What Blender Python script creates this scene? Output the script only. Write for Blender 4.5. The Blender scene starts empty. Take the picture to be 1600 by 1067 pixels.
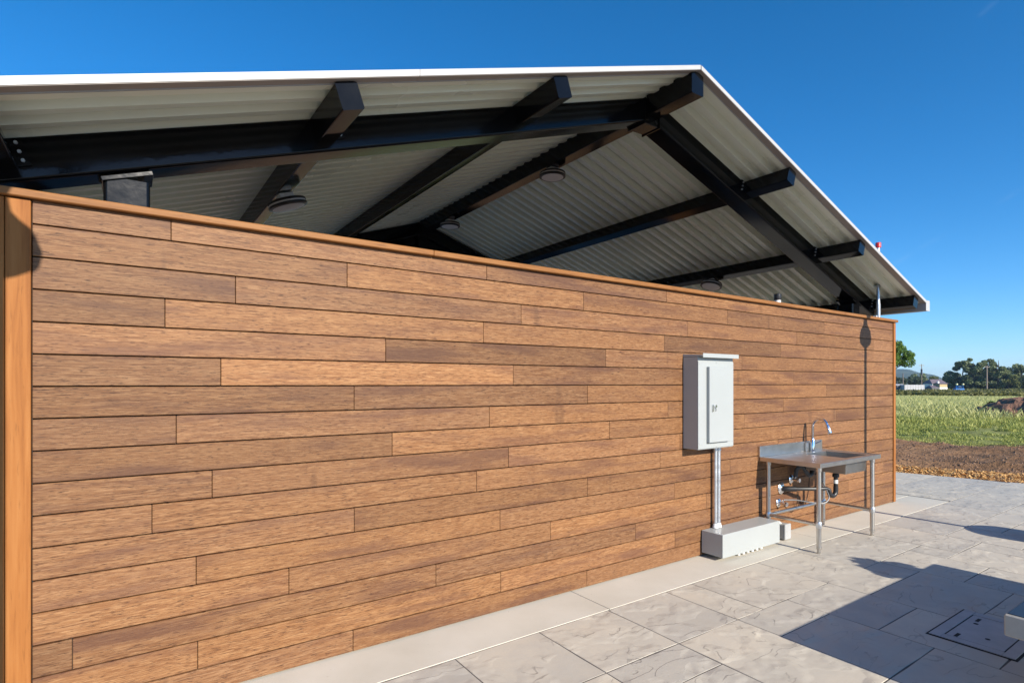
import bpy, math, random
import numpy as np
from mathutils import Vector, Matrix

random.seed(7)
rng = np.random.default_rng(7)
R = math.radians
scene = bpy.context.scene
col = scene.collection

# ------------------------------------------------------------------ camera
F = 19.668
CAM = Vector((0.0, -3.2474, 1.5902))
YAW = R(34.6876)
cam_d = bpy.data.cameras.new('camera')
cam_d.lens = F
cam_d.sensor_width = 36.0
cam_d.shift_y = (599 - 533.5) / 1600
cam_d.clip_start = 0.05
cam_d.clip_end = 30000
cam = bpy.data.objects.new('camera', cam_d)
cam.location = CAM
cam.rotation_euler = (R(90), 0, -YAW)
col.objects.link(cam)
scene.camera = cam

# ------------------------------------------------------------------ sky, sun, exposure
TAN_EL = 0.455
SUN_DX = 0.05
EL = math.atan(TAN_EL)
AZ = math.pi - math.atan(SUN_DX)
world = bpy.data.worlds.new('World')
scene.world = world
world.use_nodes = True
wn = world.node_tree
wn.nodes.clear()
sky = wn.nodes.new('ShaderNodeTexSky')
sky.sky_type = 'NISHITA'
sky.sun_disc = False
sky.sun_elevation = EL
sky.sun_rotation = AZ
sky.altitude = 0
sky.air_density = 0.75
sky.dust_density = 0.2
sky.ozone_density = 5.0
bg = wn.nodes.new('ShaderNodeBackground')
bg.inputs['Strength'].default_value = 0.13
wo = wn.nodes.new('ShaderNodeOutputWorld')
grade = wn.nodes.new('ShaderNodeHueSaturation')
grade.inputs['Saturation'].default_value = 1.24
grade.inputs['Hue'].default_value = 0.496
wn.links.new(sky.outputs[0], grade.inputs['Color'])
# faint old vapour trails, three great-circle streaks broken up by noise
tcw = wn.nodes.new('ShaderNodeTexCoord')
nzw = wn.nodes.new('ShaderNodeTexNoise')
nzw.inputs['Scale'].default_value = 34
nzw.inputs['Detail'].default_value = 4
wn.links.new(tcw.outputs['Generated'], nzw.inputs['Vector'])


def wmath(op, a, b):
    nd = wn.nodes.new('ShaderNodeMath')
    nd.operation = op
    for i_, v_ in ((0, a), (1, b)):
        if isinstance(v_, (int, float)):
            nd.inputs[i_].default_value = v_
        else:
            wn.links.new(v_, nd.inputs[i_])
    return nd.outputs[0]


def wdot(vec):
    nd = wn.nodes.new('ShaderNodeVectorMath')
    nd.operation = 'DOT_PRODUCT'
    nd.inputs[1].default_value = vec
    wn.links.new(tcw.outputs['Generated'], nd.inputs[0])
    return nd.outputs['Value']


def wrange(v_, a, b):
    nd = wn.nodes.new('ShaderNodeMapRange')
    nd.interpolation_type = 'SMOOTHSTEP'
    nd.inputs['From Min'].default_value = a
    nd.inputs['From Max'].default_value = b
    wn.links.new(v_, nd.inputs['Value'])
    return nd.outputs[0]


total = None
for n_, m_, ch_ in [((0.3205, -0.41858, -0.84975), (0.92673, 0.32424, 0.18983), 0.999011), ((0.31543, -0.37747, -0.87064), (0.94444, 0.21418, 0.24931), 0.999301), ((0.50798, -0.45368, -0.73221), (0.86012, 0.22135, 0.45957), 0.999738)]:
    wob_ = wmath('MULTIPLY', wmath('SUBTRACT', nzw.outputs['Fac'], 0.5), 0.008)
    d_ = wmath('ABSOLUTE', wmath('ADD', wdot(n_), wob_), 0)
    f_ = wmath('MULTIPLY', wrange(d_, 0.0055, 0.0), wrange(wdot(m_), ch_, 1 - (1 - ch_) * 0.35))
    f_ = wmath('MULTIPLY', f_, wrange(nzw.outputs['Fac'], 0.30, 0.65))
    total = f_ if total is None else wmath('ADD', total, f_)
mixw = wn.nodes.new('ShaderNodeMix')
mixw.data_type = 'RGBA'
wn.links.new(wmath('MULTIPLY', total, 0.035), mixw.inputs[0])
wn.links.new(grade.outputs[0], mixw.inputs[6])
mixw.inputs[7].default_value = (5.0, 5.4, 6.0, 1)
wn.links.new(mixw.outputs[2], bg.inputs[0])
wn.links.new(bg.outputs[0], wo.inputs[0])

sun_d = bpy.data.lights.new('sun', 'SUN')
sun_d.energy = 5.0
sun_d.angle = R(0.5)
sun_d.color = (1.0, 0.92, 0.80)
sun = bpy.data.objects.new('sun', sun_d)
sun.rotation_euler = Vector((-SUN_DX, 1.0, -TAN_EL)).to_track_quat('-Z', 'Y').to_euler()
sun.location = (5, -30, 20)
col.objects.link(sun)

scene.view_settings.view_transform = 'Standard'
scene.view_settings.look = 'None'
scene.view_settings.exposure = 0.65
scene.view_settings.gamma = 1.0
scene.cycles.use_denoising = True
scene.cycles.max_bounces = 8

# ------------------------------------------------------------------ helpers
def ground_at(px, depth):
    """world X, Y of a bearing (in photo columns) and a distance ahead of the camera"""
    u = (px - 800) / 874.137
    s_, c_ = math.cos(YAW), math.sin(YAW)
    return depth * (c_ + s_ * u), CAM.y + depth * (s_ - c_ * u)


class MB:
    def __init__(self):
        self.v, self.f = [], []

    def add(self, vs, fs):
        o = len(self.v)
        self.v += [tuple(p) for p in vs]
        self.f += [tuple(i + o for i in f) for f in fs]
        return self

    def box(self, x0, x1, y0, y1, z0, z1, M=None):
        vs = [Vector(p) for p in ((x0, y0, z0), (x1, y0, z0), (x1, y1, z0), (x0, y1, z0),
                                  (x0, y0, z1), (x1, y0, z1), (x1, y1, z1), (x0, y1, z1))]
        if M:
            vs = [M @ p for p in vs]
        return self.add(vs, [(3, 2, 1, 0), (4, 5, 6, 7), (0, 1, 5, 4), (1, 2, 6, 5), (2, 3, 7, 6), (3, 0, 4, 7)])

    def bev(self, x0, x1, y0, y1, z0, z1, b=0.004, M=None):
        """box with chamfered edges"""
        vs, idx = [], {}
        xs, ys, zs = (x0, x1), (y0, y1), (z0, z1)
        for i in (0, 1):
            for j in (0, 1):
                for k in (0, 1):
                    sx, sy, sz = (b if i == 0 else -b), (b if j == 0 else -b), (b if k == 0 else -b)
                    for a, p in enumerate(((xs[i], ys[j] + sy, zs[k] + sz), (xs[i] + sx, ys[j], zs[k] + sz), (xs[i] + sx, ys[j] + sy, zs[k]))):
                        idx[(i, j, k, a)] = len(vs)
                        vs.append(M @ Vector(p) if M else Vector(p))
        g = lambda i, j, k, a: idx[(i, j, k, a)]
        fs = []
        for i in (0, 1):
            q = [g(i, 0, 0, 0), g(i, 1, 0, 0), g(i, 1, 1, 0), g(i, 0, 1, 0)]
            fs.append(q if i else q[::-1])
            q = [g(0, i, 0, 1), g(0, i, 1, 1), g(1, i, 1, 1), g(1, i, 0, 1)]
            fs.append(q if i else q[::-1])
            q = [g(0, 0, i, 2), g(1, 0, i, 2), g(1, 1, i, 2), g(0, 1, i, 2)]
            fs.append(q if i else q[::-1])
        for i in (0, 1):
            for j in (0, 1):
                q = [g(i, j, 0, 0), g(i, j, 1, 0), g(i, j, 1, 1), g(i, j, 0, 1)]
                fs.append(q if (i + j) % 2 else q[::-1])
                q = [g(i, 0, j, 0), g(i, 1, j, 0), g(i, 1, j, 2), g(i, 0, j, 2)]
                fs.append(q[::-1] if (i + j) % 2 else q)
                q = [g(0, i, j, 1), g(1, i, j, 1), g(1, i, j, 2), g(0, i, j, 2)]
                fs.append(q if (i + j) % 2 else q[::-1])
                for k in (0, 1):
                    t = [g(i, j, k, 0), g(i, j, k, 1), g(i, j, k, 2)]
                    fs.append(t if (i + j + k) % 2 else t[::-1])
        return self.add(vs, fs)

    def loft(self, rings, cap=True, close=True):
        n = len(rings[0])
        vs = [p for r in rings for p in r]
        fs = []
        for a in range(len(rings) - 1):
            for i in range(n if close else n - 1):
                j = (i + 1) % n
                fs.append((a * n + i, a * n + j, (a + 1) * n + j, (a + 1) * n + i))
        if cap:
            fs.append(tuple(range(n))[::-1])
            fs.append(tuple((len(rings) - 1) * n + i for i in range(n)))
        return self.add(vs, fs)

    def tube(self, pts, r, n=10, cap=True):
        pts = [Vector(p) for p in pts]
        rs = r if isinstance(r, (list, tuple)) else [r] * len(pts)
        rings, prev = [], None
        for i, p in enumerate(pts):
            t = (pts[min(i + 1, len(pts) - 1)] - pts[max(i - 1, 0)]).normalized()
            if prev is None:
                a = Vector((0, 0, 1)) if abs(t.z) < 0.9 else Vector((1, 0, 0))
                prev = t.cross(a).normalized()
            u = (prev - t * prev.dot(t)).normalized()
            prev = u
            w = t.cross(u)
            rings.append([p + (u * math.cos(2 * math.pi * k / n) + w * math.sin(2 * math.pi * k / n)) * rs[i] for k in range(n)])
        return self.loft(rings, cap)

    def bar(self, p0, p1, w, d, up, r=0.0, nc=4):
        """rectangular bar with rounded corners between two points; d along up"""
        p0, p1 = Vector(p0), Vector(p1)
        t = (p1 - p0).normalized()
        up = Vector(up)
        up = (up - t * up.dot(t)).normalized()
        sd = t.cross(up)
        prof = []
        if r <= 0:
            prof = [(-w / 2, -d / 2), (w / 2, -d / 2), (w / 2, d / 2), (-w / 2, d / 2)]
        else:
            for cx, cy, a0 in ((w / 2 - r, d / 2 - r, 0), (-w / 2 + r, d / 2 - r, 90), (-w / 2 + r, -d / 2 + r, 180), (w / 2 - r, -d / 2 + r, 270)):
                for k in range(nc + 1):
                    a = R(a0 + 90 * k / nc)
                    prof.append((cx + r * math.cos(a), cy + r * math.sin(a)))
        return self.loft([[p + sd * a + up * b for a, b in prof] for p in (p0, p1)])

    def lathe(self, prof, c, n=24, M=None):
        rings = []
        for r, z in prof:
            ring = [Vector((r * math.cos(2 * math.pi * k / n), r * math.sin(2 * math.pi * k / n), z)) for k in range(n)]
            rings.append([Vector(c) + (M @ p if M else p) for p in ring])
        return self.loft(rings)

    def build(self, name, mat, parent=None, smooth=True, loc=None):
        m = bpy.data.meshes.new(name)
        m.from_pydata(self.v, [], self.f)
        m.update()
        if smooth:
            m.polygons.foreach_set('use_smooth', [True] * len(m.polygons))
            m.set_sharp_from_angle(angle=R(32))
        return link(name, m, mat, parent, loc)


def link(name, mesh, mat, parent=None, loc=None):
    if mat is not None and len(mesh.materials) == 0:
        mesh.materials.append(mat)
    o = bpy.data.objects.new(name, mesh)
    col.objects.link(o)
    if loc is not None:
        o.location = loc
    if parent is not None:
        o.parent = parent
    return o


def empty(name, loc=(0, 0, 0)):
    o = bpy.data.objects.new(name, None)
    o.empty_display_size = 0.1
    o.location = loc
    col.objects.link(o)
    return o


def tag(o, label=None, cat=None, group=None, kind=None):
    for k, v in (('label', label), ('category', cat), ('group', group), ('kind', kind)):
        if v:
            o[k] = v
    return o


def thing(name, label, cat, group=None, loc=(0, 0, 0)):
    return tag(empty(name, loc), label, cat, group)


def np_mesh(name, v, f, mat, parent=None):
    m = bpy.data.meshes.new(name)
    m.from_pydata(v.tolist(), [], f.tolist())
    m.update()
    return link(name, m, mat, parent)

# ------------------------------------------------------------------ materials
class NT:
    def __init__(self, name):
        self.mat = bpy.data.materials.new(name)
        self.mat.use_nodes = True
        self.t = self.mat.node_tree
        self.p = self.t.nodes['Principled BSDF']

    def n(self, kind, **kw):
        nd = self.t.nodes.new('ShaderNode' + kind)
        for k, v in kw.items():
            if k in nd.inputs:
                nd.inputs[k].default_value = v
            else:
                setattr(nd, k, v)
        return nd

    def l(self, a, b):
        self.t.links.new(a, b)

    def coords(self, kind='Object', scale=(1, 1, 1), jitter=False):
        tc = self.n('TexCoord')
        mp = self.n('Mapping')
        mp.inputs['Scale'].default_value = scale
        src = tc.outputs[kind]
        if jitter:
            oi = self.n('ObjectInfo')
            ml = self.n('Math', operation='MULTIPLY')
            ml.inputs[1].default_value = 57.0
            self.l(oi.outputs['Random'], ml.inputs[0])
            ad = self.n('VectorMath', operation='ADD')
            self.l(src, ad.inputs[0])
            self.l(ml.outputs[0], ad.inputs[1])
            src = ad.outputs[0]
        self.l(src, mp.inputs['Vector'])
        return mp.outputs[0]

    def noise(self, vec, scale=5, detail=4, rough=0.55, dist=0.0):
        nd = self.n('TexNoise')
        nd.inputs['Scale'].default_value = scale
        nd.inputs['Detail'].default_value = detail
        nd.inputs['Roughness'].default_value = rough
        nd.inputs['Distortion'].default_value = dist
        self.l(vec, nd.inputs['Vector'])
        return nd.outputs['Fac']

    def ramp(self, fac, stops):
        nd = self.n('ValToRGB')
        cr = nd.color_ramp
        while len(cr.elements) < len(stops):
            cr.elements.new(0.5)
        for e, (p, c) in zip(cr.elements, stops):
            e.position = p
            e.color = (c[0], c[1], c[2], 1) if isinstance(c, (tuple, list)) else (c, c, c, 1)
        self.l(fac, nd.inputs['Fac'])
        return nd.outputs['Color']

    def mix(self, fac, a, b, blend='MIX'):
        nd = self.n('Mix', data_type='RGBA', blend_type=blend)
        for i, val in ((0, fac), (6, a), (7, b)):
            if isinstance(val, (int, float)):
                nd.inputs[i].default_value = val
            elif isinstance(val, tuple):
                nd.inputs[i].default_value = (*val, 1)
            else:
                self.l(val, nd.inputs[i])
        return nd.outputs[2]

    def math(self, op, a, b=None, clamp=False):
        nd = self.n('Math', operation=op, use_clamp=clamp)
        for i, val in ((0, a), (1, b)):
            if val is None:
                continue
            if isinstance(val, (int, float)):
                nd.inputs[i].default_value = val
            else:
                self.l(val, nd.inputs[i])
        return nd.outputs[0]

    def bump(self, h, strength=0.3, dist=0.01):
        nd = self.n('Bump')
        nd.inputs['Strength'].default_value = strength
        nd.inputs['Distance'].default_value = dist
        self.l(h, nd.inputs['Height'])
        self.l(nd.outputs[0], self.p.inputs['Normal'])

    def set(self, color=None, rough=None, metal=None, spec=None, coat=None):
        p = self.p
        if color is not None:
            if isinstance(color, tuple):
                p.inputs['Base Color'].default_value = (*color, 1)
            else:
                self.l(color, p.inputs['Base Color'])
        if rough is not None:
            if isinstance(rough, (int, float)):
                p.inputs['Roughness'].default_value = rough
            else:
                self.l(rough, p.inputs['Roughness'])
        if metal is not None:
            p.inputs['Metallic'].default_value = metal
        if spec is not None:
            p.inputs['Specular IOR Level'].default_value = spec
        if coat is not None:
            p.inputs['Coat Weight'].default_value = coat
            p.inputs['Coat Roughness'].default_value = 0.05
        return self.mat


def simple(name, color, rough=0.5, metal=0.0, var=0.08, scale=6.0, bump=0.0, spec=None, bscale=60):
    """plain painted / plastic / metal surface with faint mottling"""
    t = NT(name)
    v = t.coords('Object')
    nz = t.noise(v, scale, 5)
    lo = tuple(c * (1 - var) for c in color)
    hi = tuple(min(1, c * (1 + var)) for c in color)
    c = t.ramp(nz, [(0.3, lo), (0.7, hi)])
    r = t.math('MULTIPLY_ADD', nz, 0.2)
    t.t.nodes[-1].inputs[2].default_value = rough - 0.1
    if bump:
        t.bump(t.noise(v, bscale, 3), bump, 0.004)
    return t.set(c, r, metal, spec)


M = {}

# bamboo boards: fine fibres along the board, tone from the object's colour
t = NT('bamboo')
v1 = t.coords('Object', (3.0, 1, 85), True)
v2 = t.coords('Object', (14, 1, 240), True)
v3 = t.coords('Object', (0.9, 1, 7.0), True)
v4 = t.coords('Object', (26, 1, 260), True)
v5 = t.coords('Object', (5.5, 1, 1.2), True)
streak = t.noise(v1, 1.0, 6, 0.62, 0.25)
fibre = t.noise(v2, 1.0, 4, 0.65)
patch = t.noise(v3, 1.6, 3, 0.5)
fleck = t.noise(v4, 1.0, 3, 0.6)
node = t.noise(v5, 1.0, 2, 0.5, 0.3)
base = t.ramp(streak, [(0.22, (0.098, 0.040, 0.016)), (0.48, (0.188, 0.084, 0.034)), (0.74, (0.260, 0.131, 0.056))])
base = t.mix(t.ramp(fibre, [(0.47, 0.0), (0.66, 0.95)]), base, (0.312, 0.170, 0.080))
base = t.mix(t.ramp(fleck, [(0.32, 0.95), (0.45, 0.0)]), base, (0.058, 0.024, 0.012))
base = t.mix(t.ramp(patch, [(0.50, 0.0), (0.70, 0.66)]), base, (0.098, 0.044, 0.028))
base = t.mix(t.ramp(node, [(0.70, 0.0), (0.76, 0.35), (0.80, 0.0)]), base, (0.055, 0.027, 0.016))
oi = t.n('ObjectInfo')
base = t.mix(1.0, base, oi.outputs['Color'], 'MULTIPLY')
t.bump(t.math('ADD', streak, fibre), 0.25, 0.002)
M['bamboo'] = t.set(base, t.math('MULTIPLY_ADD', fibre, 0.25), 0.0, 0.25)
t.t.nodes[-1].inputs[2].default_value = 0.46

# oiled hardwood trim
t = NT('hardwood_trim')
v1 = t.coords('Object', (34, 34, 1.6), True)
v2 = t.coords('Object', (120, 120, 9), True)
a_ = t.noise(v1, 1.0, 5, 0.6, 0.4)
b_ = t.noise(v2, 1.0, 3, 0.6)
c_ = t.ramp(a_, [(0.25, (0.195, 0.068, 0.018)), (0.5, (0.295, 0.113, 0.030)), (0.75, (0.355, 0.152, 0.046))])
c_ = t.mix(t.ramp(b_, [(0.25, 0.5), (0.40, 0.0)]), c_, (0.15, 0.055, 0.014))
t.bump(b_, 0.15, 0.002)
M['trim'] = t.set(c_, 0.6, 0.0, 0.15)
t = NT('hardwood_cap')
v1 = t.coords('Object', (1.6, 34, 34), True)
v2 = t.coords('Object', (9, 120, 120), True)
a_ = t.noise(v1, 1.0, 5, 0.6, 0.4)
b_ = t.noise(v2, 1.0, 3, 0.6)
c_ = t.ramp(a_, [(0.25, (0.175, 0.070, 0.020)), (0.5, (0.250, 0.108, 0.033)), (0.75, (0.290, 0.138, 0.048))])
c_ = t.mix(t.ramp(b_, [(0.3, 0.7), (0.45, 0.0)]), c_, (0.12, 0.048, 0.018))
t.bump(b_, 0.15, 0.002)
M['cap'] = t.set(c_, 0.55, 0.0, 0.2)

# glossy black steel paint with orange-peel and weld spatter
t = NT('black_steel')
v = t.coords('Object')
nz = t.noise(v, 26, 3, 0.5)
n2 = t.noise(v, 3.0, 4)
t.bump(nz, 0.10, 0.004)
M['black'] = t.set(t.ramp(n2, [(0.3, (0.0030, 0.0032, 0.0038)), (0.8, (0.0055, 0.006, 0.007))]),
                   t.ramp(n2, [(0.3, 0.08), (0.75, 0.17)]), 0.0, 0.22)

# roof deck, off-white coil paint
t = NT('deck_paint')
v = t.coords('Object', (1, 1, 1))
n1 = t.noise(v, 0.9, 4)
c_ = t.ramp(n1, [(0.3, (0.690, 0.710, 0.590)), (0.7, (0.740, 0.760, 0.635))])
M['deck'] = t.set(c_, t.ramp(n1, [(0.2, 0.24), (0.8, 0.34)]), 0.0, 0.5)

M['white_metal'] = simple('white_trim_metal', (0.39, 0.39, 0.385), 0.45, 0, 0.03, 3)
M['trim_shade'] = simple('shaded_trim_metal', (0.27, 0.235, 0.21), 0.4, 0, 0.05, 4)  # underside of the white trim, its shade and brown bounce put into the colour
M['gutter'] = simple('grey_gutter_metal', (0.36, 0.36, 0.36), 0.4, 0.0, 0.06, 5)
M['galv'] = simple('galvanised_steel', (0.62, 0.64, 0.66), 0.36, 0.85, 0.15, 30)
M['panelgrey'] = simple('grey_enamel', (0.345, 0.364, 0.358), 0.38, 0, 0.025, 2.5, 0.03)
M['chrome'] = simple('chrome', (0.80, 0.81, 0.83), 0.14, 1.0, 0.03, 5)
M['blackplastic'] = simple('black_plastic', (0.018, 0.018, 0.020), 0.38, 0, 0.2, 12)
M['rubber'] = simple('dark_insulation', (0.055, 0.056, 0.06), 0.7, 0, 0.2, 12)
M['pvcwhite'] = simple('white_pvc', (0.78, 0.78, 0.75), 0.4, 0, 0.04, 8)
M['basin_shade'] = simple('shaded_basin_steel', (0.30, 0.29, 0.275), 0.45, 1.0, 0.08, 9)  # sink stainless darkened to hold the shade and wood reflections inside the basin
M['redcap'] = simple('red_cap_plastic', (0.62, 0.03, 0.03), 0.4, 0, 0.08, 8)
M['bolt'] = simple('zinc_bolt', (0.50, 0.50, 0.49), 0.5, 0.5, 0.1, 30)
M['diffuser'] = simple('lamp_diffuser', (0.62, 0.58, 0.55), 0.55, 0, 0.04, 6)
M['bronze'] = simple('dark_bronze_lamp', (0.020, 0.018, 0.016), 0.4, 0.2, 0.15, 8)
M['backing'] = simple('black_backing', (0.02, 0.017, 0.015), 0.9, 0, 0.2, 10)
M['floor'] = simple('floor_concrete', (0.50, 0.48, 0.44), 0.8, 0, 0.08, 2.0, 0.2)
M['braid'] = simple('steel_braid_hose', (0.26, 0.265, 0.27), 0.5, 0.6, 0.2, 160)
M['stucco'] = simple('pole_bronze', (0.035, 0.03, 0.027), 0.45, 0.3, 0.15, 8)

# brushed stainless
t = NT('stainless')
v1 = t.coords('Object', (3, 260, 260))
v = t.coords('Object')
br = t.noise(v1, 1.0, 3, 0.6)
sm = t.noise(v, 7, 4)
t.bump(br, 0.04, 0.001)
M['steel'] = t.set(t.ramp(sm, [(0.3, (0.50, 0.475, 0.44)), (0.7, (0.60, 0.575, 0.54))]),
                   t.ramp(br, [(0.2, 0.30), (0.8, 0.42)]), 1.0)

# plain broom-finished kerb concrete
t = NT('kerb_concrete')
v = t.coords('Object')
n1 = t.noise(v, 1.7, 5, 0.6)
n2 = t.noise(v, 90, 3, 0.6)
n3 = t.noise(v, 24, 2, 0.5)
c_ = t.ramp(n1, [(0.25, (0.52, 0.480, 0.395)), (0.75, (0.62, 0.58, 0.495))])
c_ = t.mix(t.ramp(n3, [(0.72, 0.0), (0.78, 0.6)]), c_, (0.30, 0.25, 0.19))
t.bump(n2, 0.2, 0.002)
M['kerb'] = t.set(c_, 0.85, 0, 0.3)

# stamped slate paving
t = NT('slate_paving')
v = t.coords('Object', (1, 1, 1), True)
n1 = t.noise(v, 1.6, 4, 0.55, 0.5)
n2 = t.noise(v, 7.0, 6, 0.62, 0.2)
n3 = t.noise(v, 70, 3, 0.6)
vs = t.coords('Object', (1.0, 2.2, 1), True)
ter = t.noise(vs, 2.2, 2, 0.45, 0.5)
# cleft ledges: the split layers step down in curved, broken edges
lv = t.math('ADD', t.math('MULTIPLY', ter, 7.0), t.math('MULTIPLY', n2, 1.1))
fr_ = t.math('FRACT', lv)
mr = t.n('MapRange', interpolation_type='SMOOTHSTEP')
mr.inputs['From Min'].default_value = 0.90
t.l(fr_, mr.inputs['Value'])
ledge = t.math('ADD', t.math('SUBTRACT', lv, fr_), mr.outputs[0])
gate = t.ramp(t.noise(v, 4.2, 2, 0.5), [(0.46, 0.0), (0.60, 1.0)])
cr = t.math('MULTIPLY', t.ramp(fr_, [(0.88, 0.0), (0.93, 1.0), (0.97, 1.0), (1.0, 0.0)]), gate)
c_ = t.ramp(n1, [(0.25, (0.440, 0.407, 0.348)), (0.5, (0.518, 0.476, 0.400)), (0.75, (0.580, 0.525, 0.432))])
c_ = t.mix(t.ramp(n2, [(0.40, 0.0), (0.70, 0.55)]), c_, (0.475, 0.440, 0.385))
c_ = t.mix(t.ramp(t.noise(v, 2.7, 3), [(0.52, 0.0), (0.72, 0.6)]), c_, (0.590, 0.525, 0.425))
c_ = t.mix(t.math('MULTIPLY', cr, 0.42), c_, (0.20, 0.18, 0.155))
oi = t.n('ObjectInfo')
c_ = t.mix(1.0, c_, t.ramp(oi.outputs['Random'], [(0.0, (0.86, 0.87, 0.89)), (1.0, (1.06, 1.04, 1.0))]), 'MULTIPLY')
hgt = t.math('ADD', t.math('MULTIPLY', t.math('MULTIPLY', ledge, gate), 0.45), t.math('MULTIPLY', n2, 0.6))
hgt = t.math('ADD', hgt, t.math('MULTIPLY', n3, 0.22))
t.bump(hgt, 0.5, 0.0055)
M['slate'] = t.set(c_, t.ramp(n2, [(0.3, 0.62), (0.7, 0.85)]), 0, 0.35)
M['joint'] = simple('joint_mortar', (0.11, 0.10, 0.09), 0.95, 0, 0.2, 9)
M['concrete'] = simple('precast_concrete', (0.36, 0.34, 0.30), 0.85, 0, 0.12, 5, 0.25)
M['bluetop'] = simple('blue_bench_top', (0.018, 0.034, 0.060), 0.55, 0, 0.15, 4)
M['lid'] = simple('utility_lid', (0.42, 0.41, 0.395), 0.8, 0, 0.10, 9, 0.3, None, 120)

# ground: dirt, mulch and turf as bands measured out from the paving edge
NQ = (0.975, 0.222)
Q0 = 11.36
t = NT('field_ground')
geo = t.n('NewGeometry')
dt = t.n('VectorMath', operation='DOT_PRODUCT')
dt.inputs[1].default_value = (NQ[0], NQ[1], 0)
t.l(geo.outputs['Position'], dt.inputs[0])
v = geo.outputs['Position']
wob = t.noise(v, 0.7, 4, 0.6)
q = t.math('ADD', t.math('SUBTRACT', dt.outputs['Value'], Q0), t.math('MULTIPLY', t.math('SUBTRACT', wob, 0.5), 2.4))
n1 = t.noise(v, 1.1, 6, 0.65)
n2 = t.noise(v, 9.0, 6, 0.7)
n3 = t.noise(v, 0.25, 4, 0.6)
dirt = t.ramp(n1, [(0.3, (0.165, 0.088, 0.044)), (0.55, (0.305, 0.172, 0.090)), (0.8, (0.400, 0.246, 0.140))])
dirt = t.mix(t.ramp(n2, [(0.28, 0.75), (0.5, 0.0)]), dirt, (0.085, 0.050, 0.032))
turf = t.ramp(n2, [(0.3, (0.150, 0.180, 0.050)), (0.7, (0.270, 0.275, 0.095))])
turf = t.mix(t.ramp(n1, [(0.55, 0.0), (0.7, 0.5)]), turf, (0.21, 0.155, 0.085))
far = t.ramp(n3, [(0.3, (0.20, 0.215, 0.075)), (0.7, (0.29, 0.28, 0.11))])
mask1 = t.math('MULTIPLY_ADD', q, 1.2)
t.t.nodes[-1].inputs[2].default_value = -7.0 * 1.2
t.t.nodes[-1].use_clamp = True
mask2 = t.math('MULTIPLY_ADD', q, 0.12)
t.t.nodes[-1].inputs[2].default_value = -14.0 * 0.12
t.t.nodes[-1].use_clamp = True
c_ = t.mix(mask1, dirt, turf)
c_ = t.mix(mask2, c_, far)
t.bump(t.math('ADD', n1, t.math('MULTIPLY', n2, 0.6)), 0.9, 0.10)
M['field'] = t.set(c_, 0.95, 0, 0.15)


def leafmat(name, dark, lite, trans=0.25, spec=0.3):
    t = NT(name)
    geo = t.n('NewGeometry')
    rnd = geo.outputs['Random Per Island']
    n = t.noise(geo.outputs['Position'], 0.35, 3)
    f = t.math('ADD', t.math('MULTIPLY', rnd, 0.6), t.math('MULTIPLY', n, 0.4))
    c = t.ramp(f, [(0.15, dark), (0.85, lite)])
    t.set(c, 0.55, 0, spec)
    tr = t.n('BsdfTranslucent')
    t.l(c, tr.inputs['Color'])
    mx = t.n('MixShader')
    mx.inputs[0].default_value = trans
    t.l(t.p.outputs[0], mx.inputs[1])
    t.l(tr.outputs[0], mx.inputs[2])
    t.l(mx.outputs[0], t.t.nodes['Material Output'].inputs['Surface'])
    return t.mat


M['leaf_near'] = leafmat('leaf_bright', (0.060, 0.120, 0.016), (0.180, 0.290, 0.045))
M['leaf_far'] = leafmat('leaf_olive', (0.095, 0.130, 0.050), (0.290, 0.325, 0.155))
M['leaf_dark'] = leafmat('leaf_deep_green', (0.030, 0.050, 0.025), (0.085, 0.115, 0.055))
M['leaf_yellow'] = leafmat('leaf_yellow_green', (0.10, 0.12, 0.03), (0.20, 0.21, 0.07))
M['weed'] = leafmat('leaf_weed', (0.030, 0.065, 0.014), (0.085, 0.150, 0.030))
M['grass_short'] = leafmat('grass_green', (0.130, 0.190, 0.038), (0.520, 0.510, 0.150), 0.3)
M['grass_tall'] = leafmat('grass_pale', (0.330, 0.360, 0.110), (0.670, 0.640, 0.300), 0.35)
M['vine'] = leafmat('vine_leaf', (0.080, 0.085, 0.020), (0.200, 0.190, 0.055))
M['chips'] = leafmat('wood_chip', (0.42, 0.20, 0.055), (0.88, 0.54, 0.21), 0.0)
M['clod'] = leafmat('dirt_clod', (0.110, 0.060, 0.033), (0.28, 0.165, 0.095), 0.0)
M['bark'] = simple('bark', (0.10, 0.075, 0.055), 0.9, 0, 0.3, 12, 0.4)
M['polewood'] = simple('weathered_pole_wood', (0.21, 0.165, 0.13), 0.85, 0, 0.2, 10)
t = NT('mound_soil')
geo = t.n('NewGeometry')
n1 = t.noise(geo.outputs['Position'], 2.2, 6, 0.7)
n2 = t.noise(geo.outputs['Position'], 11, 4, 0.7)
c_ = t.ramp(n1, [(0.3, (0.150, 0.078, 0.052)), (0.7, (0.36, 0.205, 0.140))])
t.bump(t.math('ADD', n1, t.math('MULTIPLY', n2, 0.4)), 1.0, 0.15)
M['soil'] = t.set(c_, 0.95, 0, 0.15)
t = NT('wooded_hill')
geo = t.n('NewGeometry')
n1 = t.noise(geo.outputs['Position'], 0.012, 6, 0.65)
c_ = t.ramp(n1, [(0.35, (0.030, 0.045, 0.022)), (0.65, (0.075, 0.090, 0.045))])
M['hill'] = t.set(c_, 1.0, 0, 0.0)
M['trailer'] = simple('trailer_white', (0.40, 0.40, 0.41), 0.5, 0, 0.06, 1)
M['trailer_grey'] = simple('dark_grey_paint', (0.10, 0.10, 0.11), 0.6, 0, 0.1, 1)  # plain dark grey for transformer, shed and house wing
M['house_wall'] = simple('house_white', (0.75, 0.74, 0.70), 0.7, 0, 0.05, 1)
M['house_yellow'] = simple('house_ochre', (0.48, 0.36, 0.17), 0.7, 0, 0.08, 1)
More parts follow.
